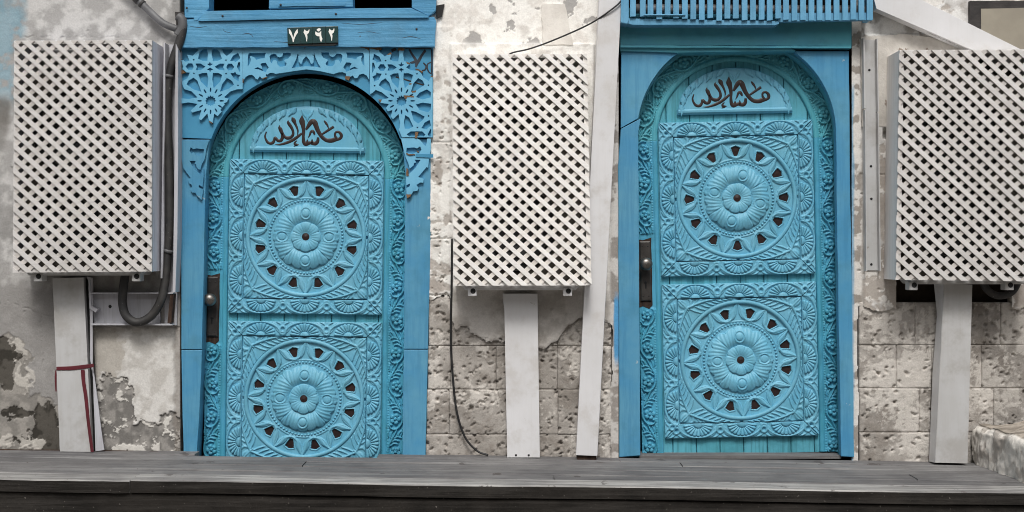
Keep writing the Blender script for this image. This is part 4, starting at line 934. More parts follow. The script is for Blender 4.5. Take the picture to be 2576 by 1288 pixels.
prism('fretwork_board', TE([(20, 64), (330, 64), (395, 95), (480, 200), (510, 215), (530, 160), (535, 72), (610, 72), (610, 280), (580, 420), (555, 655), (530, 630), (360, 830), (470, 870), (460, 945), (400, 940), (325, 990), (370, 1050), (340, 1110), (260, 1115), (220, 1190), (135, 1250), (130, 1130), (125, 1050), (190, 1020), (200, 960), (125, 995), (120, 810), (170, 780), (300, 660), (410, 490), (290, 490), (320, 540), (275, 560), (270, 600), (190, 665), (165, 560), (115, 450), (75, 300)]), FY+0.004, -0.0082, M['fret'], fa, holes=[TE([(130, 255), (280, 245), (340, 265), (400, 225), (425, 290), (380, 355), (340, 330), (250, 375), (125, 345)])])
prism('metal_strap', TE([(312, 372), (660, 380), (660, 450), (312, 438)]), FY-0.001, FY+0.0018, M['back'], fa)
for T, pts in ((TA, [(190, 12), (245, 12), (245, 44), (190, 40)]), (TA, [(425, 1020), (475, 1055), (462, 1064), (432, 1045)]), (TA, [(715, 16), (875, 16), (875, 34), (800, 28)]), (TA, [(20, 190), (58, 190), (52, 222), (25, 222)]), (TA, [(35, 345), (75, 340), (110, 372), (50, 395)]),
               (TB, [(62, 28), (220, 30), (225, 60), (170, 66), (68, 48)]), (TB, [(440, 70), (455, 40), (500, 30), (535, 55), (520, 78)]), (TB, [(300, 130), (350, 92), (362, 125), (320, 134)]), (TB, [(180, 738), (228, 738), (210, 780)]), (TB, [(520, 680), (590, 685), (660, 690), (665, 712), (570, 708), (560, 735), (540, 725)]), (TB, [(680, 1180), (725, 1178), (705, 1265), (675, 1260)]), (TB, [(630, 625), (690, 615), (690, 640), (640, 648)]), (TB, [(600, 520), (632, 512), (630, 535), (600, 538)]), (TB, [(680, 320), (720, 325), (785, 360), (770, 378), (740, 350), (690, 340)]), (TB, [(555, 225), (605, 240), (605, 262), (575, 258)]), (TB, [(890, 420), (920, 420), (918, 436), (892, 434)]),
               (TC, [(1230, 28), (1310, 28), (1260, 70), (1245, 60)]), (TC, [(1540, 26), (1650, 26), (1640, 48), (1545, 52)]), (TC, [(2220, 24), (2512, 26), (2512, 120), (2470, 80), (2330, 45)]), (TC, [(2055, 600), (2150, 610), (2115, 690), (2040, 650)]), (TC, [(430, 640), (520, 615), (520, 632), (440, 660)]), (TC, [(48, 650), (75, 660), (58, 730), (48, 730)]),
               (TE, [(120, 350), (180, 380), (290, 375), (300, 395), (180, 405), (130, 385)]), (TE, [(125, 655), (160, 670), (165, 760), (175, 800), (125, 810)]), (TE, [(125, 1175), (225, 1175), (200, 1225), (140, 1255)]), (TE, [(330, 310), (365, 320), (375, 345), (340, 335)])):
    prism('broken_edge', rough(T(pts), 3, 0.5, len(pts)), FY-0.0008, FB+0.001 if T is not TE else -0.0082, M['mdf'], fa)
# black spray left where a piece of fretwork has gone
def wallfn(y): return lambda px, py, h: P(px, py, y-h)
for st in ([(900, 45, 30), (700, 40, 40), (560, 40, 30), (480, 45, 20)], [(600, 60, 26), (640, 130, 30), (690, 210, 40), (650, 235, 36), (610, 240, 18)], [(820, 70, 36), (770, 140, 34), (730, 210, 44), (705, 240, 50), (690, 300, 22)], [(790, 240, 20), (830, 290, 26), (810, 340, 22), (770, 345, 20)], [(900, 230, 14), (850, 260, 20), (845, 320, 22), (870, 370, 18), (905, 390, 16)], [(905, 60, 22), (908, 200, 24), (905, 330, 26), (910, 420, 16)], [(360, 80, 40), (420, 50, 40), (400, 60, 20)]):
    pts = [(*TB([(x, y)])[0], wd/3.389*0.62891) for x, y, wd in st]
    v, f = stroke_data(pts, 0.0007, 0.0, wallfn(-0.0124), sub=5); pydata('spray_mark', v, f, M['spray'], fa, smooth=True)
# strip of splintered wood behind the right-hand star
v, f = join_data([stroke_data([(*TB([p])[0], 3.2) for p in ((418, 432), (470, 445), (600, 485), (720, 520), (795, 545))], 0.003, 0, wallfn(-0.0122), sub=3)])
pydata('splinter', v, f, M['rawwood'], fa)

# open seams, cracks and nails in the old beam
for pts in ([(500, 54, 1.2), (640, 51.5, 1.6), (760, 49.5, 2.2), (830, 49, 3.2), (900, 47, 1.6), (1080, 43.5, 1.2)],):
    v, f = stroke_data([(a, b, c) for a, b, c in pts], 0.0012, 0, wallfn(-0.0555), sub=6); pydata('open_seam', v, f, M['black'], fa)
for pts in ([(610, 86, .6), (622, 84, 1.3), (632, 87, 1.2), (637, 95, .5)], [(478, 66, .5), (500, 69, 1.2), (520, 66, .5)], [(560, 72, .5), (566, 79, 1.1), (580, 82, .5)], [(900, 82, .5), (930, 80, 1.0), (952, 84, .5)], [(1010, 96, .6), (1034, 92, 1.4), (1060, 98, .5)], [(690, 104, .5), (730, 107, 1.1), (760, 104, .5)], [(860, 58, .5), (905, 61, 1.2), (960, 57, .5)]):
    v, f = stroke_data(pts, 0.0008, 0, wallfn(-0.0553), sub=5); pydata('crack', v, f, M['plaqueb'], fa)
for x, y in ((1048, 73), (845, 35), (560, 40), (706, 12), (470, 20)): lathe('nail', [(0.006, 0), (0.006, 0.002), (0.002, 0.004)], M['plaqueb'], fa, n=10, loc=P(x, y, -0.056 if y > 50 else -0.069))
# ------------------------------------------------------------------ house number
TN = tr(1140, 90, 11.71)
ns = empty('house_number_plate', P(786, 118, -0.06), 'dark green plate with four white Arabic digits on the blue beam', 'house number')
prism('backing', TN([(105, 245), (2478, 165), (2490, 1000), (2300, 1080), (180, 1095), (125, 1020)]), -0.066, -0.0545, M['black'], ns)
def tile(x0, x1, digit):
    ytop = lambda x: 240-75*(x-105)/2370; ybot = lambda x: 1010-70*(x-125)/2365
    t = prism('number_tile', TN([(x0+6, ytop(x0)), (x1-6, ytop(x1)), (x1-6, ybot(x1)), (x0+6, ybot(x0))]), -0.072, -0.0662, M['green'], ns, bevel=0.0012)
    for d in digit: prism('digit', TN(d), -0.0732, -0.0722, M['white'], t)
tile(112, 705, [[(180, 300), (235, 335), (300, 440), (388, 715), (440, 520), (500, 400), (585, 295), (605, 470), (540, 560), (470, 690), (435, 790), (410, 915), (368, 915), (340, 780), (290, 640), (190, 490)]])
tile(705, 1305, [[(918, 318), (965, 375), (1040, 405), (1100, 370), (1130, 305), (1142, 305), (1142, 400), (1110, 490), (1035, 550), (1050, 660), (1030, 880), (1000, 880), (980, 720), (940, 590), (865, 460)]])
tile(1305, 1895, [[(1440, 408), (1475, 450), (1530, 480), (1610, 475), (1680, 410), (1697, 410), (1695, 600), (1710, 660), (1752, 765), (1700, 910), (1660, 870), (1625, 780), (1620, 645), (1520, 640), (1440, 590), (1415, 520), (1420, 450)], [(1475, 345), (1530, 290), (1600, 268), (1660, 285), (1688, 325), (1600, 415), (1550, 415)]])
tile(1895, 2480, [[(2088, 285), (2130, 340), (2200, 375), (2255, 350), (2292, 265), (2305, 270), (2312, 370), (2280, 470), (2205, 535), (2225, 640), (2200, 850), (2170, 850), (2150, 700), (2110, 570), (2037, 430)]])

# ================================================================== FRAME B (right door) and the slatted screen
fb = empty('door_frame', P(1852, 1145, 0.05), 'plain turquoise door surround with cracked spandrel and moulded lintel', 'door frame', 'blue door surrounds')
cxB, cyB, rB = 1853, 335, 250
arcB = lambda a, q=0: (cxB+(rB+q)*math.cos(a), cyB-(rB+q)*math.sin(a))
arcL = lambda a, q=0: (1852+(rB+q)*math.cos(a), 349-(rB+q)*math.sin(a))
aT = math.asin((cyB-128)/rB)
prism('jamb_board', rough([(1562, 324), (1612, 298), (1606, 332), (1607, 560), (1611, 1146), (1558, 1150), (1556, 700), (1555, 420)], 70, .8, 21), -0.010, 0.04, M['jamb'], fb, bevel=0.003)
prism('spandrel_board', [(1563, 128)]+[(x, y) for x, y in [arcB(a) for a in np.linspace(math.pi-aT, math.pi-0.15, 20)]]+[(1562, 322)], -0.011, 0.04, M['jamb'], fb, bevel=0.002)
prism('jamb_board', rough([(2000, 128)]+[arcB(a) for a in np.linspace(aT*0.96, 0.0, 20)]+[(2106, 560), (2116, 1148), (2149, 1150), (2143, 700), (2138, 400), (2136, 128)], 60, .8, 22), -0.010, 0.04, M['jamb'], fb, bevel=0.003)
prism('arch_lining', [arcL(a, 1) for a in np.linspace(0.0, 1.1, 30)]+[arcL(a, 24) for a in np.linspace(1.1, 0.0, 30)], 0.041, 0.13, M['lintel'], fb)
prism('arch_lining', [arcL(a, 1) for a in np.linspace(math.pi-1.1, math.pi, 30)]+[arcL(a, 24) for a in np.linspace(math.pi, math.pi-1.1, 30)], 0.041, 0.13, M['lintel'], fb)
prism('jamb_lining', [(2103.5, 349), (2128, 349), (2140, 1150), (2116, 1150)], 0.041, 0.14, M['lintel'], fb)
prism('jamb_lining', [(1580, 349), (1601, 349), (1609, 1150), (1580, 1150)], 0.041, 0.14, M['lintel'], fb)
prism('lintel', rough([(1561, 20), (2143, 20), (2142, 116), (1561, 113)], 60, .7, 23), -0.035, 0.3, M['lintel'], fb, bevel=0.004)
prism('lintel_moulding', rough([(1561, 113.5), (2142, 116.5), (2142, 121), (1561, 119)], 50, .5, 24), -0.045, 0.1, M['lintel'], fb, bevel=0.003)
prism('lintel_moulding', rough([(1561, 119.5), (1990, 121), (2002, 128), (1700, 132), (1561, 128)], 50, .4, 25), -0.026, 0.1, M['lintel'], fb, bevel=0.003)
prism('threshold', [(1608, 1146), (2116, 1146), (2116, 1154), (1608, 1154)], 0.02, 0.2, M['deck'], fb)
prism('threshold', [(492, 1160), (1014, 1160), (1014, 1290), (492, 1290)], 0.16, 0.24, M['rawwood'], fa)

sk = prism('skirting_board', rough([(-160, 1129), (300, 1134), (492, 1139), (492, 1150), (-160, 1140)], 40, 1, 77), -0.03, -0.012, M['rawwood'])
tag(sk, 'thin brown wooden strip along the foot of the stained plaster wall', 'strip')
ss = empty('slatted_screen', P(1885, 60, -0.12), 'blue slatted timber screen box with uneven slat ends, above the moulded lintel', 'screen')
r = random.Random(5)
TS = lambda z: (2400+z*1100/2024)*0.62891
slx = [243, 315, 372, 437, 498, 560, 625, 687, 750, 812, 878, 938, 1000, 1065, 1127, 1190, 1250, 1312, 1370, 1432, 1495, 1557, 1617, 1680, 1742, 1805, 1865, 1925, 1985]
ends = [123, 123, 122, 142, 123, 134, 138, 143, 147, 134, 153, 137, 136, 150, 147, 147, 152, 137, 148, 153, 148, 152, 150, 150, 149, 150, 145, 148, 148]
for zx, e in zip(slx, ends):
    x = TS(zx); ye = e*0.3418; t = r.uniform(-1.5, 1.5)
    s = prism('slat', [(x-7+t, -300), (x+7+t, -300), (x+7.2, ye-r.uniform(0, 1.5)), (x-7.2, ye)], -0.152, -0.140, M['shutter'], ss, bevel=0.0015)
    s.rotation_euler = (0, 0, 0)
prism('bottom_rail', rough([(1580, 46), (1960, 53), (1960, 60), (1950, 63), (1590, 62), (1578, 58)], 40, .6, 31), -0.137, -0.03, M['shutter'], ss, bevel=0.003)
prism('bottom_rail', rough([(1958, 32), (2196, 32), (2196, 50), (1958, 55)], 40, .6, 32), -0.137, -0.10, M['shutter'], ss, bevel=0.003)
prism('end_board', [(1566, -300), (1580, -300), (1582, 50), (1578, 60), (1562, 56)], -0.146, -0.02, M['shutter'], ss, bevel=0.002)
prism('end_board', [(2186, -300), (2198, -300), (2196, 48), (2184, 48)], -0.139, -0.02, M['shutter'], ss, bevel=0.002)
prism('cross_rail', [(1582, -120), (2190, -120), (2190, -100), (1582, -100)], -0.139, -0.11, M['shutter'], ss)
prism('cross_rail', [(1582, -300), (2190, -300), (2190, -280), (1582, -280)], -0.139, -0.02, M['shutter'], ss)
tube('rolled_blind', [P(1590, 22, -0.09), P(1900, 24, -0.09), P(2185, 26, -0.09)], 0.026, M['conduit'], ss)
tube('rod', [P(1619, 38, -0.156), P(1660, 37.5, -0.157), P(1724, 37.5, -0.156)], 0.0045, M['shutter'], ss)
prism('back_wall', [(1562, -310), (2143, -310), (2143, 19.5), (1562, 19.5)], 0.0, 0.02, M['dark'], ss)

# ================================================================== LATTICE COVERS AND THE UNITS BEHIND THEM
def clip(poly, x0, y0, x1, y1):
    def cut(p, inside, inter):
        o = []
        for i in range(len(p)):
            a, b = p[i-1], p[i]
            if inside(b):
                if not inside(a): o.append(inter(a, b))
                o.append(b)
            elif inside(a): o.append(inter(a, b))
        return o
    def ix(v): return lambda a, b: (v, a[1]+(b[1]-a[1])*(v-a[0])/(b[0]-a[0]))
    def iy(v): return lambda a, b: (a[0]+(b[0]-a[0])*(v-a[1])/(b[1]-a[1]), v)
    for ins, it in ((lambda p: p[0] >= x0, ix(x0)), (lambda p: p[0] <= x1, ix(x1)), (lambda p: p[1] >= y0, iy(y0)), (lambda p: p[1] <= y1, iy(y1))):
        if not poly: return []
        poly = cut(poly, ins, it)
    return poly
REAR = {}
def lattice(corners, yf, depth, mat, sidemat, label, seed, phase=(0, 0), slope=0.90, pitch=31.6, wv=15.2, rearmat=None):
    """corners TL TR BR BL in units on the front plane"""
    TL, TR, BR, BL = corners; Wd = ((TR[0]-TL[0])+(BR[0]-BL[0]))/2; Ht = ((BL[1]-TL[1])+(BR[1]-TR[1]))/2
    def mp(p):
        u, v = p[0]/Wd, p[1]/Ht
        return tuple((TL[i]*(1-u)+TR[i]*u)*(1-v)+(BL[i]*(1-u)+BR[i]*u)*v for i in (0, 1))
    cx = (BL[0]+BR[0])/2; rearmat = M['rear_b'] if mat is M['lat_b'] else M['rear_a']
    o = empty('lattice_cover', P(cx, BL[1], yf+depth/2), label, 'lattice cover', 'lattice covers over the wall units')
    r = random.Random(seed); th = 0.0065
    for sgn, y in ((1, yf), (-1, yf+th+0.0004)):
        n0 = -int(Wd*slope/pitch)-2; n1 = int((Ht+Wd*slope)/pitch)+3
        for n in range(n0, n1):
            c = n*pitch+phase[0 if sgn > 0 else 1]+r.uniform(-1.2, 1.2); a = r.uniform(-0.006, 0.006); w_ = wv*r.uniform(0.93, 1.06)
            sl = slope+a; X0, X1 = -20, Wd+20
            if sgn > 0: q = [(X0, c+sl*X0), (X1, c+sl*X1), (X1, c+sl*X1+w_), (X0, c+sl*X0+w_)]
            else: q = [(X0, c+sl*(Wd-X0)), (X1, c+sl*(Wd-X1)), (X1, c+sl*(Wd-X1)+w_), (X0, c+sl*(Wd-X0)+w_)]
            j = r.uniform(-1, 1) if sgn > 0 else 0
            q = clip(q, 0 if sgn < 0 else -0.8+j*0.8, 0, Wd+(0 if sgn < 0 else 0.8*j), Ht)
            if len(q) < 3 or abs(area2(q)) < 40: continue
            dy = r.uniform(-0.0006, 0.0006) if sgn > 0 else 0
            prism('front_slat' if sgn > 0 else 'rear_slat', [mp(p) for p in q], y+dy, y+dy+th-0.0003, mat if sgn > 0 else rearmat, o)
    y2 = yf+2*th+0.0008
    F = lambda a, b, c, d: [mp((a, b)), mp((c, b)), mp((c, d)), mp((a, d))]
    prism('frame_rail', F(0.5, 0.5, Wd-0.5, 9), y2, y2+0.02, mat, o); prism('frame_rail', F(0.5, Ht-9, Wd-0.5, Ht-0.5), y2, y2+0.02, mat, o)
    prism('frame_stile', F(0.5, 9.2, 11, Ht-9.2), y2, y2+0.02, mat, o); prism('frame_stile', F(Wd-11, 9.2, Wd-0.5, Ht-9.2), y2, y2+0.02, mat, o)
    yb = yf+depth; y3 = y2+0.0205
    prism('side_board', F(0, 0, 7, Ht), y3, yb, sidemat, o, bevel=0.0015); prism('side_board', F(Wd-7, 0, Wd, Ht), y3, yb, sidemat, o, bevel=0.0015)
    prism('top_board', F(7.2, 0, Wd-7.2, 5), y3, yb, sidemat, o)
    return o, mp, Wd, Ht
def ac_unit(x0, x1, y0, y1, yf, yb, feet, label, grey):
    o = empty('air_conditioner', P((x0+x1)/2, y1, (yf+yb)/2), label, 'air conditioner', 'air conditioners behind the lattices')
    prism('casing', rect(x0, y0, x1, y1-12), yf, yb, M['ac'], o, bevel=0.01)
    prism('base_pan', [(x0+4, y1-11.5), (x1-4, y1-11.5), (x1-6, y1), (x1-14, y1+9), (x0+14, y1+9), (x0+6, y1)], yf-0.006, yb, grey, o, bevel=0.004)
    w_ = x1-x0; h_ = y1-y0
    for i, cy in enumerate((y0+h_*0.29, y0+h_*0.71)):
        c = P((x0+x1)/2-w_*0.06, cy, yf); k = K(yf); R = w_*0.36*k
        fo = lathe('fan_opening', [(R*1.04, 0.0), (R*1.04, 0.010), (R, 0.010), (R, 0.003), (0.01, 0.003)], M['acdark'], o, n=36, loc=c)
        for q in np.linspace(0.2, 1, 6):
            V = []; Fc = []; n = 36; rr = R*q
            for i2 in range(n):
                a = 2*math.pi*i2/n
                for dr, dd in ((-.002, .011), (.002, .011), (.002, .014), (-.002, .014)): V.append((c[0]+(rr+dr)*math.cos(a), c[1]-dd, c[2]+(rr+dr)*math.sin(a)))
            for i2 in range(n):
                for m_ in range(4): Fc.append((i2*4+m_, i2*4+(m_+1) % 4, ((i2+1) % n)*4+(m_+1) % 4, ((i2+1) % n)*4+m_))
            pydata('grille_ring', V, Fc, M['ac'], fo)
    for fx in feet:
        ft = prism('mounting_foot', rect(fx-11, y1+2, fx+11, y1+24), yf-0.02, yf+0.05, grey, o, bevel=0.004)
        c = P(fx+2, y1+11, yf-0.02); lathe('bolt', [(0.014, 0), (0.014, 0.002), (0.008, 0.0025), (0.008, 0.001), (0.001, 0.001)], M['black'], ft, n=16, loc=c)
    return o
YF, DP = -0.27, 0.26
lattice([(36, 102), (382, 101), (382, 683), (33, 686)], YF, DP, M['lat_a'], M['metal_l'], 'dimmed white diagonal lattice cover on the stained plaster wall, beside the black pipe', 1, (2, 6))
lattice([(1139, 137), (1477, 135), (1488, 718), (1141, 719)], YF, DP, M['lat_b'], M['lat_b'], 'bright white diagonal lattice cover hung between the two doors', 2, (4, 10))
lattice([(2263, 126), (2612, 124), (2608, 708), (2254, 704)], YF, DP, M['lat_c'], M['side_c'], 'pale grey diagonal lattice cover under the sloping white trunking', 3, (8, 2))
ac_unit(58, 366, 188, 684, -0.205, -0.02, (95, 342), 'air conditioner unit hidden behind the dimmed lattice beside the black pipe', M['pvc_g'])
ac_unit(1158, 1462, 206, 721, -0.205, -0.02, (1188, 1428), 'air conditioner unit hidden behind the bright white lattice between the doors', M['pvc_w'])
ac_unit(2284, 2590, 208, 706, -0.205, -0.02, (2298, 2540), 'air conditioner unit hidden behind the pale grey lattice', M['pvc_g'])

# ================================================================== TRUNKING, PIPES AND CABLES
def trunk(name, poly, yf, yb, mat, label, lid=None, cat='cable trunking', bevel=0.003):
    cx = sum(p[0] for p in poly)/len(poly); by = max(p[1] for p in poly)
    o = empty(name, P(cx, by, (yf+yb)/2), label, cat, 'plastic trunking on the facade')
    prism('channel', poly, yf+0.004, yb, mat, o, bevel=bevel)
    # snap-on lid, a hair wider than the channel
    xs = sorted(set(p[0] for p in poly)); g = 1.0
    lid = lid or [(p[0]+(g if p[0] > cx else -g), p[1]) for p in poly]
    prism('lid', lid, yf, yf+0.0035, mat, o, bevel=0.001)
    return o
t1 = trunk('trunking_post', [(133, 700), (209, 698), (230, 1137), (152, 1136)], -0.085, -0.012, M['pvc_g'], 'grey plastic trunking bound with dark red tape, below the dimmed lattice cover')
prism('shadow_gap_strip', [(205, 700), (224, 700), (237, 940), (243, 1132), (225, 1136)], -0.040, -0.02, M['black'], t1)  # black strip painted in for the shadow between post and loose lid
prism('loose_lid', rough([(218, 695), (233, 700), (233, 918), (246, 1010), (262, 1132), (240, 1135), (238, 1060), (234, 950), (226, 900), (226, 720)], 40, .8, 3), -0.060, -0.054, M['pvc_l'], t1)
prism('loose_lid', [(143, 880), (146, 880), (152, 1100), (150, 1128), (147, 1000)], -0.070, -0.02, M['pvc_l'], t1)
tp = empty('red_tape', P(190, 940, -0.09), 'dark red tape wound round the grey trunking and hanging down', 'tape')
v, f = stroke_data([(142, 927, 9), (180, 926, 10), (215, 922, 10), (236, 919, 9)], 0.0012, 0, lambda x, y, h: P(x, y, -0.0885-h), sub=6, prof=(-1, -.8, .8, 1)); pydata('wound_strip', v, f, M['red'], tp)
v, f = stroke_data([(208, 930, 10), (210, 960, 9), (216, 1000, 9), (222, 1060, 8), (232, 1137, 8)], 0.0022, 0, lambda x, y, h: P(x, y, -0.0900-h), sub=6); pydata('hanging_strip', v, f, M['red'], tp, smooth=True)
v, f = stroke_data([(142, 930, 5), (140, 950, 5), (141, 985, 3)], 0.001, 0, lambda x, y, h: P(x, y, -0.06-h), sub=6); pydata('hanging_strip', v, f, M['red'], tp, smooth=True)
t2 = trunk('trunking_post', [(1269, 739), (1351, 739), (1357, 1151), (1277, 1151)], -0.085, -0.012, M['pvc_w'], 'straight off-white trunking post standing on the deck under the bright white lattice')
prism('torn_edge', rough([(1265, 738), (1273, 740), (1275, 800), (1276, 860), (1273, 800), (1266, 762)], 12, .8, 2), -0.08, -0.02, M['pvc_w'], t2)
for fx in (1298, 1330): lathe('screw', [(0.006, 0), (0.006, 0.001), (0.002, 0.0015)], M['black'], t2, n=10, loc=P(fx, 1145, -0.0856))
t3 = trunk('leaning_trunking', [(1515, -160), (1571, -160), (1503, 1147), (1450, 1145)], -0.115, -0.03, M['pvc_w'], 'tall white trunking leaning between the bright lattice and the plain door surround')
prism('base_block', [(1452, 1146), (1500, 1148), (1500, 1157), (1452, 1156)], -0.10, -0.04, M['rawwood'], t3)
t4 = trunk('trunking_post', [(2375, 714), (2445, 716), (2433, 1166), (2353, 1164)], -0.115, -0.015, M['pvc_g'], 'wide grey trunking post with a crushed top corner, under the pale grey lattice', bevel=0.003)
fl = [(2374, 714, -0.118), (2372, 790, -0.118), (2363, 940, -0.118), (2352, 1164, -0.118)]; bk = [(2349, 711, -0.03), (2357, 790, -0.03), (2346, 940, -0.02), (2337, 1161, -0.02)]
v = [P(*p) for p in fl]+[P(*p) for p in bk]; v = v+[(a_+0.003, b_+0.001, c_) for a_, b_, c_ in v]
pydata('side_flap', v, [(i, i+1, i+5, i+4) for i in range(3)]+[(i+12, i+13, i+9, i+8) for i in range(3)]+[(0, 4, 12, 8), (3, 11, 15, 7)], M['pvc_w'], t4)
t5 = trunk('sloping_trunking', [(2196, -16), (2210, 0), (2260, -30), (2575, 128), (2545, 170), (2440, 124), (2206, 22)], -0.10, -0.02, M['pvc_w'], 'white trunking sloping down from the slatted screen behind the pale grey lattice')
# faint print along its lower side
from mathutils import Matrix
def print_line(body, px, py):
    A, B = Vector(P(2206, 22, -0.096)), Vector(P(2440, 124, -0.096)); e = (B-A).normalized(); up = Vector((0, -1, 0)); n = e.cross(up)
    cu = bpy.data.curves.new('print', 'FONT'); cu.body = body; cu.size = 0.022
    tmp = bpy.data.objects.new('print', cu); col.objects.link(tmp); dg = bpy.context.evaluated_depsgraph_get()
    me = bpy.data.meshes.new_from_object(tmp.evaluated_get(dg)); bpy.data.objects.remove(tmp)
    t = (Vector(P(px, py, -0.096))-A).dot(e); o0 = A+e*t+n*0.0015+Vector((0, 0.030, 0))-Vector(t5.location)
    me.transform(Matrix(((e.x, up.x, n.x, o0.x), (e.y, up.y, n.y, o0.y), (e.z, up.z, n.z, o0.z), (0, 0, 0, 1))))
    me.materials.clear(); link('printed_text', me, t5, M['conduit'])
print_line('MADE IN K.S.A.', 2335, 78); print_line('FOR ELECTRICAL', 2390, 102)
# open channel on the right, lid gone
oc = empty('open_trunking', P(2196, 680, -0.01), 'open grey trunking channel screwed to the wall beside the pale grey lattice', 'cable trunking')
YW = -0.0165
prism('channel_back', rough([(2176, 100), (2205, 100), (2210, 400), (2213, 680), (2181, 680), (2178, 400)], 80, .5, 1), YW-0.003, YW+0.012, M['pvc_g'], oc)
for pl in ([(2172, 95), (2175.6, 95), (2178, 270), (2178, 272), (2174, 272)], [(2176, 276), (2179, 276), (2182, 682), (2179, 682)], [(2205.5, 97), (2208, 97), (2211, 280), (2208.5, 280)], [(2208.5, 284), (2211, 284), (2216, 682), (2213.2, 682)]):
    prism('channel_flange', pl, -0.058, YW+0.012, M['pvc_g'], oc)
for fx, fy in ((2187, 176), (2191, 418), (2192, 500), (2192, 665)): lathe('screw', [(0.007, 0), (0.007, 0.001), (0.002, 0.002)], M['black'], oc, n=10, loc=P(fx, fy, YW-0.0035))
# open channel on the left that carries the pipe
ol = empty('open_trunking', P(428, 818, -0.02), 'open lilac-grey trunking channel carrying the black pipe beside the dimmed lattice', 'cable trunking')
prism('channel_back', rough([(414, 112), (448, 112), (447, 500), (441, 735), (232, 735), (233, 818), (438, 818), (440, 735.5), (414, 700)][:3]+[(444, 818), (414, 818)], 80, .5, 2), -0.022, -0.007, M['pvc_l'], ol)
prism('channel_flange', [(412, 108), (415.5, 108), (415, 300), (411, 430), (412, 600), (408, 700), (404, 700), (408, 430)], -0.10, -0.006, M['pvc_l'], ol)
prism('channel_flange', [(442, 110), (448, 125), (448, 400), (446, 600), (441, 735), (435, 735), (438, 500), (440, 300)], -0.10, -0.006, M['pvc_l'], ol)
prism('tray_back', rough([(234, 738), (403, 738), (403, 816), (236, 816)], 40, .6, 5), -0.018, -0.006, M['pvc_l'], ol)
prism('tray_ledge', [(228, 736), (435, 736), (435, 739), (228, 739)], -0.075, -0.0185, M['pvc_l'], ol)
prism('tray_ledge', [(230, 814), (432, 815), (433, 818.5), (230, 818)], -0.075, -0.0185, M['pvc_l'], ol)
prism('torn_flange', rough([(222, 705), (226, 705), (230, 770), (246, 778), (240, 786), (225, 776)], 10, .7, 6), -0.07, -0.02, M['pvc_l'], ol)
prism('wooden_wedge', [(428, 742), (437, 740), (431, 812), (421, 813)], -0.07, -0.0225, M['rawwood'], ol)
for fx, fy in ((277, 771), (398, 780)): lathe('screw', [(0.009, 0), (0.009, 0.001), (0.003, 0.003)], M['black'], ol, n=10, loc=P(fx, fy, -0.0185))
yp = -0.062
bp_ = empty('black_pipe', P(420, 812, yp), 'black rubber pipe running down the open trunking and looping up under the unit', 'pipe')
tube('hose', [P(452, 40, -0.05), P(460, 62, -0.055), P(455, 95, -0.06), P(436, 150, -0.06), P(424, 205, yp), P(421, 300, yp), P(425, 420, yp), P(427, 540, yp), P(421, 640, yp), P(416, 700, yp-0.01), P(405, 755, yp-0.03), P(380, 795, yp-0.03), P(345, 811, yp-0.03), P(318, 795, yp-0.03), P(308, 762, yp-0.03), P(311, 720, yp-0.03), P(316, 685, yp-0.03)], 0.0235, M['pipe'], bp_, n=16)
for a, b in ((P(424, 188, yp), P(422.5, 196, yp)), (P(424, 628, yp), P(422, 636, yp))): tube('clip', [a, b], 0.029, M['conduit'], bp_, sub=0, n=16)
cd = empty('conduit_pipe', P(440, 78, -0.05), 'grey conduit pipe sloping from above into the black pipe at the beam end', 'pipe')
tube('conduit', [P(290, -55, -0.05), P(345, -2, -0.05), P(375, 27, -0.05), P(410, 58, -0.05), P(447, 74, -0.052)], 0.020, M['conduit'], cd, n=14)
tube('elbow', [P(447, 90, -0.056), P(459, 70, -0.057), P(458, 50, -0.055), P(449, 42, -0.05)], 0.0255, M['conduit'], cd, n=14)
for a, b in ((P(341, -6, -0.05), P(350, 3, -0.05)), (P(355, 8, -0.05), P(360, 12, -0.05))): tube('collar', [a, b], 0.024, M['pipe'], cd, sub=0, n=14)
tc = tube('hanging_cable', [P(1600, -60, -0.14), P(1566, -2, -0.13), P(1530, 30, -0.125), P(1480, 62, -0.10), P(1400, 98, -0.06), P(1335, 122, -0.045), P(1286, 134, -0.04), P(1270, 150, -0.03)], 0.0045, M['cable'], None, n=8)
tag(tc, 'thin black cable sagging across the leaning white trunking to the bright lattice', 'cable')
tc2 = tube('hanging_cable', [P(1137, 600, -0.03), P(1136, 720, -0.02), P(1134, 850, -0.02), P(1140, 960, -0.022), P(1150, 1040, -0.026), P(1170, 1100, -0.03), P(1200, 1134, -0.035), P(1228, 1145, -0.045)], 0.0062, M['cable'], None, n=8)
tag(tc2, 'black cable dangling down the coral stone to the deck below the bright lattice', 'cable')
hl = tube('bent_hose', [P(2468, 690, -0.08), P(2480, 725, -0.09), P(2510, 744, -0.09), P(2545, 735, -0.09), P(2562, 705, -0.08), P(2565, 680, -0.08)], 0.020, M['pipe'], None, n=12)
tag(hl, 'short dark hose looping under the pale grey lattice cover', 'hose')

# ================================================================== PLAQUE, STONE STEP
pq = empty('framed_board', P(2530, 170, -0.02), 'black framed board with a dull beige sheet above the pale grey lattice', 'board')
prism('frame', rough([(2440, 2), (2700, 2), (2700, 196), (2527, 196), (2440, 150)], 40, .6, 3), -0.030, -0.004, M['plaqueb'], pq, bevel=0.004)
prism('sheet', rough([(2468, 22), (2690, 16), (2690, 166), (2560, 178), (2500, 172), (2470, 130)], 40, .8, 4), -0.0345, -0.0302, M['plaques'], pq)
lathe('screw', [(0.007, 0), (0.007, 0.002), (0.002, 0.003)], M['black'], pq, n=10, loc=P(2477, 102, -0.0347))

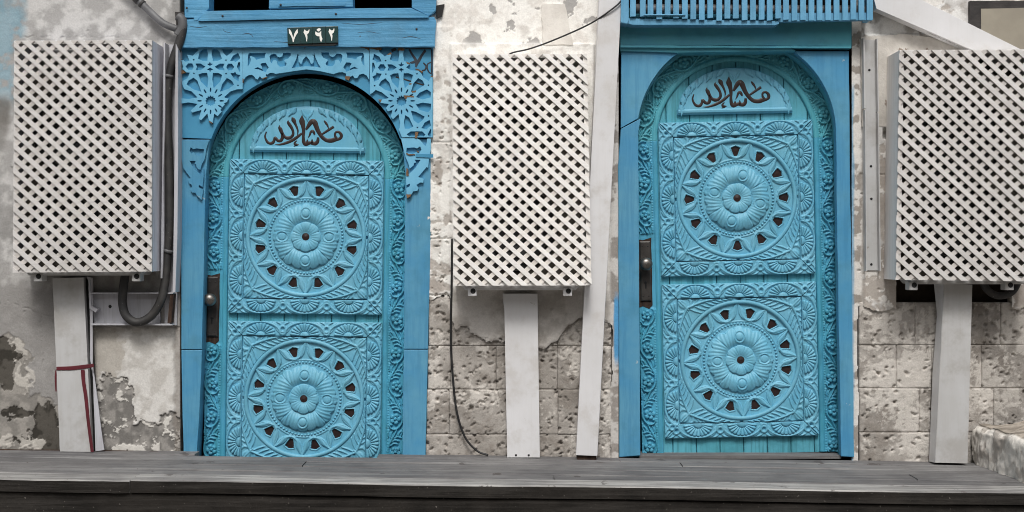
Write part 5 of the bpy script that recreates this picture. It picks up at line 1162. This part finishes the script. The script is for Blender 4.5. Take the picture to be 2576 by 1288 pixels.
def stone_step():
    o = empty('stone_step', P(2560, 1160, -0.3), 'rough lime-coated stone step at the end of the deck, beside the wide grey post', 'step')
    zt = ZT-0.11; foot = [P(2446, 0, -0.02)[:2], (P(2585, 0, -0.66)[0], -0.66), (P(2640, 0, -0.75)[0], -0.80), (P(3000, 0, -0.8)[0], -0.80), (P(3000, 0, 0)[0], -0.02)]
    per = []
    for i, n in ((0, 130), (1, 40), (2, 60)):
        a_, b_ = np.array(foot[i]), np.array(foot[i+1])
        for j in range(n): per.append(a_+(b_-a_)*j/n)
    per.append(np.array(foot[3])); per = np.array(per); m = len(per)
    arc = np.concatenate([[0], np.cumsum(np.hypot(*(per[1:]-per[:-1]).T))])/S
    cen = np.array([(foot[3][0]+foot[1][0])/2+0.2, -0.15]); H0 = 0.285
    lev = [(q, 0.0) for q in np.linspace(0, 0.9, 26)]+[(0.93, 0.006), (0.96, 0.014), (0.98, 0.024), (0.995, 0.04)]+[(1.0, q) for q in np.linspace(0.06, 0.99, 46)]
    rows = []; cols = []
    d = cen-per; L = np.hypot(d[:, 0], d[:, 1])[:, None]; dn = d/L
    for hz, ins in lev:
        vv = np.full(m, hz*110+ins*160.0); A = arc
        n1 = fbm(A, vv, 60, 5, 31)-0.5; n2 = fbm(A, vv, 14, 4, 37)-0.5
        base = per+dn*ins*(L if ins > 0.045 else 1.0)
        xy = base-dn*((0.05*n1+0.016*n2)*(1 if ins < 0.1 else 0.2))[:, None]
        z = zt+H0*hz+(0.05*n1+0.012*n2)*(hz > 0.9)+0.05*ins
        rows.append(np.concatenate([xy, z[:, None]], 1))
        g = fbm(A, vv, 40, 7, 41, 0.64)
        cw = lerp(np.array(lin((212, 207, 199))), np.array(lin((172, 165, 157))), sstep(0.48, 0.58, g))
        if hz > 0.985: cw = lerp(np.array(lin((160, 151, 140))), np.array(lin((126, 118, 108))), sstep(0.42, 0.58, g))
        cols.append(cw)
    V = np.concatenate(rows)-np.array(off(o)); Q = gridquads(len(lev), m)
    me = quadmesh('masonry', V, Q, np.concatenate(cols)); bm = bmesh.new(); bm.from_mesh(me); bmesh.ops.recalc_face_normals(bm, faces=bm.faces); bm.to_mesh(me); bm.free()
    link('masonry', me, o, M['wall'])
stone_step()
